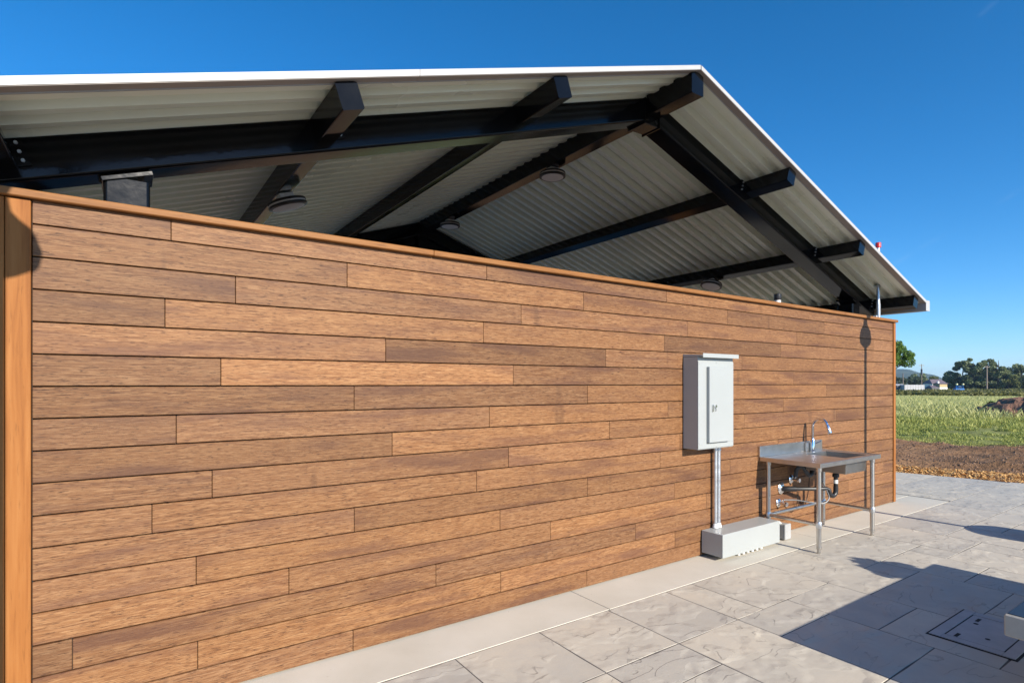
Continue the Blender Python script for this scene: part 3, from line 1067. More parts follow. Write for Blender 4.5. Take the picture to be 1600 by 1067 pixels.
# raised marine edge and rolled aprons
for a, b, c, d, z0_, z1_ in ((SX0 - .004, SX1 + .004, SY0 - .022, SY0 - .001, SZ - 0.038, SZ + 0.009), (SX0 - .022, SX0 - .001, SY0 - .022, SY1 + 0.012, SZ - 0.038, SZ + 0.009),
                             (SX1 + .001, SX1 + .022, SY0 - .022, SY1 + 0.012, SZ - 0.038, SZ + 0.009)):
    pass
top.bev(SX0 - .004, SX1 + .004, SY0 - .006, SY0 - .0005, SZ - 0.036, SZ + 0.006, .002)
top.bev(SX0 - .006, SX0 - .0005, SY0 - .006, SY1 + .010, SZ - 0.036, SZ + 0.006, .002)
top.bev(SX1 + .0005, SX1 + .006, SY0 - .006, SY1 + .010, SZ - 0.036, SZ + 0.006, .002)
sbuild(top, 'countertop', M['steel'], sk)
bs = MB()
bs.bev(SX0 - .004, SX1 + .004, -0.0225, -0.0195, SZ + 0.001, SZ + 0.112, .001)
bs.bev(SX0 - .004, SX1 + .004, -0.0192, -0.0035, SZ + 0.095, SZ + 0.112, .001)
bs.bev(SX0 - .006, SX0 - .0045, -0.0225, -0.0035, SZ - 0.036, SZ + 0.112, .0005)
sbuild(bs, 'backsplash', M['steel'], sk)
bw = MB()
tks = 0.003
for z_in in (0,):
    A = [(BX0, BY0), (BX1, BY0), (BX1, BY1), (BX0, BY1)]
    B = [(BX0 + .012, BY0 + .012), (BX1 - .012, BY0 + .012), (BX1 - .012, BY1 - .012), (BX0 + .012, BY1 - .012)]
    vi = [(x, y, SZ - 0.001) for x, y in A] + [(x, y, BZ + 0.004) for x, y in B]
    vo = [(x + (tks if x > 6.1 else -tks), y + (tks if y > -.3 else -tks), SZ - 0.004) for x, y in A] + [(x + (tks if x > 6.1 else -tks), y + (tks if y > -.3 else -tks), BZ) for x, y in B]
    fi = [(0, 4, 5, 1), (1, 5, 6, 2), (2, 6, 7, 3), (3, 7, 4, 0), (4, 7, 6, 5)]
    bw.add(vi, fi)
    bw.add(vo, [f[::-1] for f in fi])
basin = sbuild(bw, 'basin', M['basin_shade'], sk, False)
sbuild(MB().lathe([(0.045, BZ + 0.0065), (0.040, BZ + 0.008), (0.018, BZ + 0.006), (0.004, BZ + 0.005)], (6.185, -0.33, 0), 20), 'drain', M['chrome'], basin)
legs = {'fl': (5.345, -0.575), 'bl': (5.345, -0.075), 'fr': (6.44, -0.575), 'br': (6.44, -0.075)}
for k, (lx, ly) in legs.items():
    gz = 0.012 if ly > -0.39 else 0.002
    lg = sbuild(MB().tube([(lx, ly, gz + 0.055), (lx, ly, SZ - 0.055)], 0.0205, 16), 'leg', M['steel'])
    sbuild(MB().lathe([(0.0245, SZ - 0.075), (0.0255, SZ - 0.070), (0.0255, SZ - 0.012), (0.0235, SZ - 0.006)], (lx, ly, 0), 16), 'socket', M['steel'], lg)
    sbuild(MB().lathe([(0.015, gz - 0.001), (0.0165, gz + 0.004), (0.0165, gz + 0.035), (0.0225, gz + 0.040), (0.0235, gz + 0.060), (0.0205, gz + 0.062)], (lx, ly, 0), 14), 'foot', M['steel'], lg)
    sbuild(MB().lathe([(0.0245, 0.238), (0.0262, 0.242), (0.0262, 0.292), (0.0245, 0.296)], (lx, ly, 0), 14), 'rail_collar', M['galv'], lg)
zr = 0.268
for p, q_ in ((('bl'), ('fl')), (('bl'), ('br')), (('br'), ('fr'))):
    sbuild(MB().tube([(*legs[p], zr), (*legs[q_], zr)], 0.0165, 12), 'cross_rail', M['steel'])
# faucet
FX, FY = 6.215, -0.072
fc = sbuild(MB().lathe([(0.027, SZ + 0.001), (0.027, SZ + 0.010), (0.022, SZ + 0.014), (0.022, SZ + 0.125), (0.017, SZ + 0.135), (0.015, SZ + 0.150)], (FX, FY, 0), 20), 'faucet', M['chrome'])
pts = [(FX, FY, SZ + 0.148)]
for zz in (0.19, 0.23, 0.27):
    pts.append((FX, FY, SZ + zz))
ra, dxx = 0.088, -0.20
for k in range(1, 15):
    a = R(180 - 164 * k / 14)
    dd = ra + ra * math.cos(a)
    pts.append((FX + dxx * dd, FY - dd, SZ + 0.275 + ra * math.sin(a)))
sbuild(MB().tube(pts, 0.0145, 12), 'spout', M['chrome'], fc)
e0, e1 = Vector(pts[-2]), Vector(pts[-1])
dv = (e1 - e0).normalized()
sbuild(MB().tube([e1 - dv * .005, e1 + dv * 0.012, e1 + dv * 0.085, e1 + dv * 0.092], [0.0150, 0.0180, 0.0200, 0.016], 14), 'spray_head', M['chrome'], fc)
sbuild(MB().tube([(FX + .018, FY, SZ + .085), (FX + .040, FY, SZ + .085), (FX + .047, FY - .004, SZ + .088), (FX + .085, FY - .05, SZ + .118)], [0.012, 0.012, 0.0075, 0.0055], 10), 'lever', M['chrome'], fc)
sbuild(MB().bev(FX - .075, FX + .012, FY + .025, FY + .049, SZ + .001, SZ + .098, .003), 'mounting_bracket', M['steel'], fc)

# plumbing below: black trap and waste arm into a chrome wall flange
tr = thing('drain_trap', 'black plastic waste pipe and trap under the sink basin', 'pipe', None, (6.185, -0.33, 0.40))


def tbuild(mb, name, mat, parent):
    return sbuild(mb, name, mat, parent)


tp = tbuild(MB().tube([(6.185, -0.33, 0.664), (6.185, -0.33, 0.500)], 0.021, 14), 'tailpiece', M['blackplastic'], tr)
tbuild(MB().lathe([(0.030, 0.600), (0.033, 0.604), (0.033, 0.634), (0.026, 0.640)], (6.185, -0.33, 0), 12), 'slip_nut', M['blackplastic'], tr)
tbuild(MB().tube([(6.1852, -0.3515, 0.540), (6.1852, -0.3518, 0.570)], 0.001, 4), 'sticker', M['pvcwhite'], tr)
tbuild(MB().lathe([(0.0217, 0.535), (0.0219, 0.536), (0.0219, 0.572), (0.0217, 0.573)], (6.185, -0.33, 0), 14), 'paper_band', M['pvcwhite'], tr)
bend = [(6.185, -0.33, 0.500)]
for k in range(0, 9):
    a = R(-180 + 180 * k / 8)
    bend.append((6.185 - 0.0 - 0.045 * (1 + math.cos(a)), -0.33 + 0.012 * (1 + math.cos(a)), 0.455 + 0.048 * math.sin(a) - 0.0))
bend += [(6.095, -0.30, 0.478)]
tbuild(MB().tube(bend, 0.024, 12), 'trap_bend', M['blackplastic'], tr)
tbuild(MB().tube([(6.095, -0.306, 0.47), (6.07, -0.29, 0.487), (5.96, -0.24, 0.487), (5.80, -0.11, 0.484)], 0.0205, 12), 'waste_arm', M['blackplastic'], tr)
tbuild(MB().tube([(5.800, -0.110, 0.484), (5.735, -0.058, 0.483), (5.71, -0.03, 0.482), (5.705, -0.004, 0.482)], 0.029, 12), 'waste_elbow', M['blackplastic'], tr)
Mr = Matrix.Rotation(R(90), 4, 'X')
tbuild(MB().lathe([(0.062, 0.0015), (0.062, 0.006), (0.045, 0.018), (0.032, 0.022)], (5.705, -0.001, 0.482), 20, Mr), 'wall_flange', M['chrome'], tr)


def valve(x, z, label):
    o = thing('stop_valve', label, 'valve', 'chrome valves under the sink', (x, -0.001, z))
    MB().lathe([(0.045, 0.0015), (0.045, 0.005), (0.030, 0.016), (0.014, 0.018)], (0, 0, 0), 20, Mr).build('wall_flange', M['chrome'], o)
    MB().tube([(0, -0.015, 0), (0, -0.075, 0)], 0.013, 12).build('valve_body', M['chrome'], o)
    MB().tube([(-0.002, -0.075, 0), (-0.002, -0.082, 0), (-0.002, -0.098, 0)], [0.012, 0.024, 0.022], 12).build('knob', M['chrome'], o)
    MB().tube([(0, -0.05, 0), (0, -0.05, 0.035)], 0.009, 10).build('outlet', M['chrome'], o)
    return o


valve(5.90, 0.560, 'upper chrome stop valve on the wall under the sink counter')
valve(5.655, 0.335, 'lower chrome stop valve on the wall below the black waste pipe')
ih = thing('insulated_hose', 'dark insulated supply hose looping under the sink counter', 'hose', None, (6.0, -0.15, 0.6))
pts = [(5.90, -0.052, 0.592), (5.905, -0.06, 0.66), (5.93, -0.08, 0.70), (5.97, -0.10, 0.69), (6.00, -0.11, 0.645), (6.04, -0.115, 0.61), (6.10, -0.11, 0.60), (6.16, -0.10, 0.64), (6.20, -0.085, 0.72), (6.21, -0.078, 0.835)]


def smoothpath(p, n=6):
    p = [Vector(a) for a in p]
    out = []
    for i in range(len(p) - 1):
        a, b, c, d = p[max(i - 1, 0)], p[i], p[i + 1], p[min(i + 2, len(p) - 1)]
        for k in range(n):
            t_ = k / n
            out.append(0.5 * ((2 * b) + (c - a) * t_ + (2 * a - 5 * b + 4 * c - d) * t_ ** 2 + (3 * b - a - 3 * c + d) * t_ ** 3))
    out.append(p[-1])
    return out


tbuild(MB().tube(smoothpath(pts), 0.021, 10), 'hose', M['rubber'], ih)
bh = thing('braided_hose', 'thin braided steel hose hanging in a loop beside the front leg', 'hose', None, (6.0, -0.3, 0.5))
pts = [(6.19, -0.085, 0.83), (6.16, -0.13, 0.70), (6.10, -0.22, 0.58), (6.055, -0.30, 0.47), (6.01, -0.345, 0.40), (5.93, -0.33, 0.355), (5.84, -0.25, 0.36), (5.76, -0.14, 0.375), (5.668, -0.055, 0.373)]
tbuild(MB().tube(smoothpath(pts), 0.0065, 8), 'hose', M['braid'], bh)
ch = thing('thin_cable', 'thin dark cable drooping from the waste pipe under the sink', 'cable', None, (5.85, -0.1, 0.4))
pts = [(6.20, -0.06, 0.70), (6.19, -0.05, 0.55), (6.16, -0.045, 0.36), (6.08, -0.04, 0.24), (5.99, -0.04, 0.26), (5.95, -0.045, 0.38), (5.94, -0.05, 0.46)]
tbuild(MB().tube(smoothpath(pts), 0.0045, 6), 'cable', M['blackplastic'], ch)

# ================================================================== PAVING FURNITURE
ub = thing('utility_box', 'rectangular utility box with lid set flush in the shaded paving', 'utility box', None, ((UBX[0] + UBX[1]) / 2, (UBX[2] + UBX[3]) / 2, 0))
hx, hy = (UBX[1] - UBX[0]) / 2, (UBX[3] - UBX[2]) / 2
MB().bev(-hx - .012, hx + .012, -hy - .012, hy + .012, -0.01, 0.0035, .001).build('gap', M['backing'], ub, False)
co = MB()
b_ = 0.062
co.bev(-hx, hx, -hy, -hy + b_, 0.0036, 0.0085, .002)
co.bev(-hx, hx, hy - b_, hy, 0.0036, 0.0085, .002)
co.bev(-hx, -hx + b_, -hy + b_ + .0005, hy - b_ - .0005, 0.0036, 0.0085, .002)
co.bev(hx - b_, hx, -hy + b_ + .0005, hy - b_ - .0005, 0.0036, 0.0085, .002)
co.build('collar', M['lid'], ub, False)
ld = MB().bev(-hx + b_ + .007, hx - b_ - .007, -hy + b_ + .007, hy - b_ - .007, 0.0036, 0.0075, .002).build('lid', M['lid'], ub, False)
for px_, py_ in ((-0.13, -0.035), (0.09, 0.085)):
    MB().lathe([(0.014, 0.0076), (0.014, 0.0082), (0.004, 0.0083)], (px_, py_, 0), 12).build('bolt_hole', M['backing'], ld)
for px_ in (-0.21, 0.17):
    MB().bev(px_ - 0.035, px_ + 0.035, 0.085, 0.105, 0.0076, 0.0084, .0003).build('lift_slot', M['backing'], ld, False)

# long slab bench at the right, its near half out of the picture
bn = thing('slab_bench', 'thick concrete slab bench with dark blue top at the right edge', 'bench', None, (4.61, -2.83, 0))
bx0, bx1, by0, by1 = 3.44 - 4.61, 5.93 - 4.61, -3.22 + 2.83, -2.39 + 2.83
MB().bev(bx0, bx1, by0, by1, 0.392, 0.496, 0.006).build('seat_slab', M['concrete'], bn)
MB().bev(bx0 + 0.012, bx1 - 0.012, by0 + 0.012, by1 - 0.012, 0.4965, 0.5005, 0.001).build('blue_top', M['bluetop'], bn)
for xx in (-0.72, 0.72):
    MB().bev(xx - 0.10, xx + 0.10, by0 + 0.14, by1 - 0.14, 0.001, 0.3915, 0.008).build('leg', M['concrete'], bn)


def leaf_cloud(centers, radii, count, size, squash=1.0, seed=0):
    """many small leaf quads scattered in the shells of several clumps"""
    r_ = np.random.default_rng(seed)
    C = np.array(centers, float)
    Rr = np.array(radii, float)
    wgt = Rr ** 2
    idx = r_.choice(len(C), count, p=wgt / wgt.sum())
    d = r_.normal(size=(count, 3))
    d /= np.linalg.norm(d, axis=1)[:, None]
    rad = r_.uniform(0.25, 1.0, count) ** 0.5
    P = C[idx] + d * (Rr[idx] * rad)[:, None] * np.array([1, 1, squash])
    a = r_.normal(size=(count, 3)) + d * 0.6
    a /= np.linalg.norm(a, axis=1)[:, None]
    b = np.cross(a, r_.normal(size=(count, 3)))
    b /= np.linalg.norm(b, axis=1)[:, None]
    sz = size * r_.uniform(0.55, 1.25, count)[:, None]
    V = np.stack([P - b * sz * .5, P + a * sz * .35 , P + b * sz * .5, P - a * sz * .35], 1).reshape(-1, 3)
    Fc = np.arange(count * 4).reshape(-1, 4)
    return V, Fc


# invented planter on the bench, outside the picture, added for its rounded shadow
pl = thing('shadow_plant', 'invented leafy plant on the far bench end, added for its shadow', 'plant', None, (5.50, -2.56, 0.501))
MB().lathe([(0.10, 0.0), (0.15, 0.03), (0.17, 0.09), (0.16, 0.095), (0.02, 0.09)], (0, 0, 0), 24).build('bowl', M['concrete'], pl)
V_, F_ = leaf_cloud([(0, 0, .13), (-.10, .02, .15), (.12, 0, .12), (-.2, .03, .10), (.05, .02, .22), (-.02, 0, .24)], [.11, .10, .10, .08, .07, .06], 700, 0.07, 0.7, 3)
np_mesh('leaves', V_, F_, M['weed'], pl)


# two area lights on posts, just outside the picture; their shadows lie on wall and paving
def post_lamp(x, y, label):
    o = thing('post_lamp', label, 'post lamp', 'post lamps facing the wall', (x, y, 0))
    MB().lathe([(0.30, 0.001), (0.30, 0.27), (0.27, 0.29), (0.05, 0.292)], (0, 0, 0), 32).build('footing', M['concrete'], o)
    MB().tube([(0, 0, 0.293), (0, 0, 2.93)], 0.034, 16).build('post', M['stucco'], o)
    MB().lathe([(0.036, 2.931), (0.10, 2.945), (0.150, 2.980), (0.158, 3.030), (0.135, 3.100), (0.085, 3.150), (0.055, 3.190), (0.045, 3.250)], (0, 0, 0), 32).build('lamp_housing', M['stucco'], o)
    MB().lathe([(0.045, 3.251), (0.06, 3.290), (0.10, 3.330), (0.135, 3.345), (0.135, 3.365), (0.04, 3.390)], (0, 0, 0), 32).build('reflector', M['stucco'], o)
    return o


post_lamp(7.735, -1.90, 'dark post lamp standing off the right edge, casting the long thin wall shadow')
post_lamp(-0.365, -1.90, 'dark post lamp standing off the left edge, shading the left corner trim')

# ================================================================== FIELD
def scatter(px0, px1, d0, d1, n, pw=1.0):
    """random field positions between two bearings and two distances"""
    u = rng.uniform(px0, px1, n)
    f = rng.uniform(0, 1, n) ** pw
    d = np.exp(np.log(d0) + f * (np.log(d1) - np.log(d0)))
    uu = (u - 800) / 874.137
    s_, c_ = math.cos(YAW), math.sin(YAW)
    return d * (c_ + s_ * uu), CAM.y + d * (s_ - c_ * uu), d


def blades(x, y, hgt, wid, lean=0.35):
    n = len(x)
    qq, ss = qs(x, y)
    z = ground_z(qq, ss) - 0.01
    a = rng.uniform(0, 2 * np.pi, n)
    dx, dy = np.cos(a), np.sin(a)
    la = rng.uniform(0, 2 * np.pi, n)
    ln = hgt * rng.uniform(0.05, lean, n)
    V = np.empty((n, 4, 3))
    V[:, 0] = np.stack([x - dx * wid, y - dy * wid, z], -1)
    V[:, 1] = np.stack([x + dx * wid, y + dy * wid, z], -1)
    mx, my = x + np.cos(la) * ln * .4, y + np.sin(la) * ln * .4
    V[:, 2] = np.stack([mx + dx * wid * .8, my + dy * wid * .8, z + hgt * .6], -1)
    V[:, 3] = np.stack([x + np.cos(la) * ln, y + np.sin(la) * ln, z + hgt], -1)
    return V.reshape(-1, 3), np.arange(n * 4).reshape(-1, 4)


# wood chips along the paving edge
n = 30000
s_r = rng.uniform(-7, 9, n)
q_r = np.abs(rng.normal(0.10, 0.0, n)) * 0 + rng.uniform(-0.04, 1.0, n) * (0.85 + 0.3 * vnoise(s_r, s_r * 0, 1.3, 9))
x, y = (q_r + Q0) * NQ[0] - s_r * NQ[1], (q_r + Q0) * NQ[1] + s_r * NQ[0]
z = ground_z(q_r, s_r) + rng.uniform(0.0, 0.035, n)
z = np.maximum(z, -0.03)
a = rng.uniform(0, 2 * np.pi, n)
Lc, Wc = rng.uniform(.010, .030, n), rng.uniform(.004, .010, n)
tz = rng.normal(0, 0.35, n)
ax = np.stack([np.cos(a), np.sin(a), tz], -1) * Lc[:, None]
bx = np.stack([-np.sin(a), np.cos(a), rng.normal(0, 0.35, n)], -1) * Wc[:, None]
P = np.stack([x, y, z], -1)
V = np.stack([P - ax - bx, P + ax - bx, P + ax + bx, P - ax + bx], 1).reshape(-1, 3)
o = np_mesh('wood_chips', V, np.arange(n * 4).reshape(-1, 4), M['chips'])
tag(o, 'strip of orange wood chip mulch along the paving edge', 'mulch', None, 'stuff')

# clods on the bare dirt
n = 11000
s_r = rng.uniform(-7, 9, n)
q_r = 1.0 + 5.8 * rng.uniform(0, 1, n)
keep = vnoise(q_r, s_r, 1.2, 12) + rng.uniform(-.3, .3, n) > 0.5
keep |= np.abs(q_r - 1.7) < 0.5
q_r, s_r = q_r[keep], s_r[keep]
n = len(q_r)
x, y = (q_r + Q0) * NQ[0] - s_r * NQ[1], (q_r + Q0) * NQ[1] + s_r * NQ[0]
z = ground_z(q_r, s_r)
sz = rng.uniform(.008, .045, n) * rng.uniform(.5, 1, n)
octv = np.array([[1, 0, 0], [0, 1, 0], [-1, 0, 0], [0, -1, 0], [0, 0, .8], [0, 0, -.6]])
octf = np.array([[0, 1, 4], [1, 2, 4], [2, 3, 4], [3, 0, 4], [1, 0, 5], [2, 1, 5], [3, 2, 5], [0, 3, 5]])
V = (octv[None] * rng.uniform(.6, 1.3, (n, 6, 1)) * sz[:, None, None] + np.stack([x, y, z], -1)[:, None]).reshape(-1, 3)
Fc = (octf[None] + (np.arange(n) * 6)[:, None, None]).reshape(-1, 3)
tag(np_mesh('dirt_clods', V, Fc, M['clod']), 'loose brown clods on the bare graded dirt', 'dirt', None, 'stuff')

# short grass
x, y, d = scatter(1340, 1800, 14, 34, 120000)
qq, ss = qs(x, y)
dens = vnoise(qq, ss, 0.45, 20) * 0.6 + vnoise(qq, ss, 1.6, 21) * 0.4
keep = (qq + (vnoise(qq, ss, 0.8, 22) - .5) * 2.2 > 6.6) & (dens > 0.36)
x, y, d, qq = x[keep], y[keep], d[keep], qq[keep]
h = (0.03 + 0.09 * rng.uniform(0, 1, len(x)) ** 1.5) * np.clip((qq - 5.0) / 5, .5, 2.2)
V, Fc = blades(x, y, h, 0.004 + 0.00035 * d, 0.8)
tag(np_mesh('short_grass', V, Fc, M['grass_short']), 'patchy short green grass beyond the bare dirt', 'grass', None, 'stuff')
# tall pale grass
x, y, d = scatter(1340, 1850, 23, 98, 170000, 0.8)
qq, ss = qs(x, y)
keep = (vnoise(qq, ss, 0.22, 31) + rng.uniform(-.5, .5, len(x)) > 0.30) & (qq > 12 + 7 * vnoise(qq, ss, .3, 30))
x, y, d, qq = x[keep], y[keep], d[keep], qq[keep]
h = rng.uniform(.18, .60, len(x)) * np.clip((qq - 10) / 14, .25, 1.0)
V, Fc = blades(x, y, h, 0.003 + 0.00045 * d, 0.7)
tag(np_mesh('tall_grass', V, Fc, M['grass_tall']), 'tall pale seeding grass across the field', 'grass', None, 'stuff')
# vineyard rows
vx, vy, vz = [], [], []
x, y, d = scatter(1300, 2000, 94, 240, 46000, 1.0)
row = np.round((x * 0.5 + y * 0.866) / 2.6)
off = (x * 0.5 + y * 0.866) - row * 2.6
x, y = x - off * 0.5 * .8, y - off * 0.866 * .8
P = np.stack([x, y, ground_z(*qs(x, y)) + rng.uniform(0.0, 0.85, len(x))], -1)
a_ = rng.normal(size=P.shape)
a_ /= np.linalg.norm(a_, axis=1)[:, None]
b_ = np.cross(a_, rng.normal(size=P.shape))
b_ /= np.linalg.norm(b_, axis=1)[:, None]
sz = (0.20 + 0.0012 * d)[:, None]
V = np.stack([P - b_ * sz, P + a_ * sz * .7, P + b_ * sz, P - a_ * sz * .7], 1).reshape(-1, 3)
tag(np_mesh('vineyard', V, np.arange(len(P) * 4).reshape(-1, 4), M['vine']), 'dark green vineyard rows beyond the pale grass', 'vineyard', None, 'stuff')

# soil mound at the right with weeds along its crest
mx0, my0 = ground_at(1716, 24.0)
gn = 60
gx_, gy_ = np.meshgrid(np.linspace(-2.8, 2.8, gn), np.linspace(-5.0, 5.0, gn), indexing='ij')
rr = np.sqrt((gx_ / 2.6) ** 2 + (gy_ / 4.8) ** 2)
hz_ = 1.65 * np.clip(1 - rr, 0, 1) ** 0.8
hz_ += np.where(rr < 1, (vnoise(gx_, gy_, 1.3, 41) - .5) * .35 + (vnoise(gx_, gy_, 3.7, 42) - .5) * .22, 0)
hz_ = np.where(rr < 1, np.maximum(hz_, -0.08), -0.1)
gi = np.arange(gn * gn).reshape(gn, gn)
mo = np_mesh('soil_mound', np.stack([gx_, gy_, hz_], -1).reshape(-1, 3), np.stack([gi[:-1, :-1], gi[1:, :-1], gi[1:, 1:], gi[:-1, 1:]], -1).reshape(-1, 4), M['soil'])
mo.location = (mx0, my0, 0.02)
tag(mo, 'heap of reddish brown soil at the right edge of the field', 'soil mound')


def mound_z(wx, wy):
    a, b = (wx - mx0) / 2.6, (wy - my0) / 4.8
    r0 = math.hypot(a, b)
    return max(0.0, 1.65 * max(0.0, 1 - r0) ** 0.8 - 0.10)


def weed(px, depth, zb, hgt, wid, label, seed, mat='weed'):
    wx, wy = ground_at(px, depth)
    o = thing('weed', label, 'weed', 'leafy weeds on the soil mound', (wx, wy, max(zb, mound_z(wx, wy))))
    r_ = random.Random(seed)
    cs = [(r_.uniform(-wid, wid), r_.uniform(-wid, wid), r_.uniform(.15, 1) * hgt) for _ in range(7)]
    V, Fc = leaf_cloud(cs, [hgt * r_.uniform(.22, .38) for _ in cs], 520, 0.13, .9, seed)
    np_mesh('leaves', V, Fc, M[mat], o)
    st = MB()
    for c in cs:
        st.tube([(0, 0, -0.05), (c[0] * .5, c[1] * .5, c[2] * .5), c], [.02, .015, .006], 5)
    st.build('stems', M['weed'], o)


weed(1560, 27.6, 0.02, .40, .24, 'leafiest low weed at the left foot of the soil mound', 51)
weed(1571, 27.6, 0.02, .42, .24, 'dark weed second from the left foot of the soil mound', 52)
weed(1583, 27.5, 0.02, .45, .24, 'dark green weed halfway up the left slope of the soil mound', 53)
weed(1597, 27.3, 0.02, .45, .24, 'dark green weed near the mound crest at the picture edge', 54)
weed(1536, 25.0, 0.0, .18, .25, 'small low weed in the grass left of the soil mound', 55)


# ------------------------------------------------------------------ trees
def tree(px, depth, height_, rad, label, mat, n_leaf, leaf, seed, group=None, crown0=0.28, name='tree', squash=.8, gap=0.62):
    x0, y0 = ground_at(px, depth)
    height = height_ - float(ground_z(*qs(x0, y0)))
    o = thing(name, label, 'tree', group, (x0, y0, float(ground_z(*qs(x0, y0))) - 0.02))
    r_ = random.Random(seed)
    tk = MB()
    tr_ = height * 0.022 + 0.05
    tk.tube([(0, 0, 0), (r_.uniform(-.1, .1), 0, height * .3), (r_.uniform(-.2, .2), r_.uniform(-.2, .2), height * .6), (0, 0, height * .85)], [tr_ * 1.3, tr_, tr_ * .6, tr_ * .15], 8)
    cs, rs = [], []
    for i in range(26):
        a = r_.uniform(0, 2 * math.pi)
        zz = r_.uniform(crown0, 0.93)
        mid = (crown0 + 0.95) / 2
        env = max(0.15, 1 - ((zz - mid) / (0.60 * (0.98 - crown0))) ** 2) ** 0.5
        rr_ = rad * env * (r_.uniform(.35, 1.0) ** gap) * .82
        c = (rr_ * math.cos(a), rr_ * math.sin(a), zz * height)
        cs.append(c)
        rs.append(rad * r_.uniform(.16, .34))
        if i % 2 == 0:
            tk.tube([(0, 0, max(height * .2, c[2] - rr_ * .8)), (c[0] * .5, c[1] * .5, c[2] - rr_ * .3), c], [tr_ * .5, tr_ * .3, tr_ * .08], 5)
    tk.build('trunk', M['bark'], o)
    V, Fc = leaf_cloud(cs, rs, n_leaf, leaf, squash, seed)
    np_mesh('crown', V, Fc, M[mat], o)
    return o


tree(1384, 62, 6.6, 3.1, 'bright green leafy tree just past the end of the wooden wall', 'leaf_near', 15000, .20, 61, None, .22, 'leafy_tree', .85, .45)
far = 'trees on the horizon'
tree(1492, 238, 7.0, 4.4, 'lowest dark tree at the left end of the far tree line', 'leaf_far', 4200, .75, 71, far, .10)
tree(1505, 232, 10.5, 4.6, 'far tree just left of the broad double-crowned one', 'leaf_far', 5000, .70, 72, far, .12)
tree(1521, 228, 12.3, 5.2, 'broad far tree with yellowish lower crown left of the tall pole', 'leaf_far', 7000, .70, 73, far, .16)
tree(1533, 240, 11.5, 4.4, 'dark far tree directly behind the tall utility pole', 'leaf_dark', 5000, .70, 74, far, .06)
tree(1549, 246, 8.6, 4.2, 'dark low far tree between pole and tallest tree', 'leaf_dark', 4600, .70, 75, far, .05)
tree(1560, 224, 13.0, 4.4, 'tallest far tree, slender, right of the utility pole', 'leaf_far', 7000, .65, 76, far, .12)
tree(1578, 236, 9.6, 5.4, 'pale airy far tree right of the tallest one', 'leaf_far', 4600, .65, 77, far, .12)
tree(1597, 230, 10.0, 5.2, 'open-branched far tree at the right picture edge', 'leaf_far', 3600, .65, 78, far, .18)
tree(1620, 240, 10.5, 5.5, 'far tree beyond the right edge of the tree line', 'leaf_far', 4500, .70, 79, far, .12)
for i, (px, dep, hh, rd, mt, lb) in enumerate((
        (1436, 300, 6.5, 5.0, 'leaf_far', 'pale far bush left of the thin pole behind the trailer'),
        (1404, 290, 5.0, 4.5, 'leaf_dark', 'dark far bush behind the end of the wall'),
        (1420, 296, 4.8, 5.0, 'leaf_dark', 'dark far bush above the white trailer'),
        (1455, 270, 4.9, 3.6, 'leaf_yellow', 'yellow-green far bush left of the white house'),
        (1447, 285, 4.2, 3.4, 'leaf_dark', 'dark far bush behind the yellow-green one'),
        (1482, 300, 6.0, 3.6, 'leaf_dark', 'dark far bush behind the two distant poles'),
        (1540, 232, 4.6, 5.5, 'leaf_dark', 'dark undergrowth clump at the foot of the tall pole'),
        (1514, 230, 4.4, 5.2, 'leaf_dark', 'dark undergrowth clump below the broad far tree'),
        (1575, 222, 4.8, 4.0, 'leaf_yellow', 'pale bush at the foot of the tallest far tree'),
        (1592, 226, 4.6, 5.2, 'leaf_dark', 'dark low bush at the right end of the tree line'))):
    tree(px, dep, hh, rd, lb, mt, 2600, .75, 90 + i, 'bushes along the field edge', .05, 'bush', .8, .45)


# ------------------------------------------------------------------ poles, trailer, house, machine
def upole(px, depth, h, label, arms=True, r=.16):
    x0, y0 = ground_at(px, depth)
    o = thing('utility_pole', label, 'utility pole', 'utility poles across the field', (x0, y0, -1.45))
    h += 1.45
    MB().tube([(0, 0, 0), (0, 0, h)], [r, r * .65], 8).build('post', M['polewood'], o)
    if arms:
        ar = MB().bar((-1.25, .5, h - .55), (1.25, -.5, h - .55), .12, .14, (0, 0, 1)).build('crossarm', M['polewood'], o)
        for s2 in (-1.15, -.5, .5, 1.15):
            MB().lathe([(.05, h - .48), (.07, h - .40), (.03, h - .28)], (s2, -.4 * s2, 0), 6).build('insulator', M['pvcwhite'], ar)
    return o


upole(1542, 215, 8.4, 'weathered utility pole with crossarm standing before the dark trees', True, .30)
pt = upole(1440, 232, 9.6, 'dark thin utility pole behind the white trailer', True, .20)
x0, y0 = ground_at(1441, 232)
MB().bev(-.25, .25, -.3, .3, 6.6, 9.0, .05).build('transformer', M['trailer_grey'], pt)
upole(1476, 262, 5.6, 'shorter pale pole just right of the white house', False, .26)
upole(1481, 268, 7.2, 'taller of two pale poles right of the white house', False, .26)
upole(1411, 225, 5.6, 'pale short post above the left end of the trailer', False, .22)

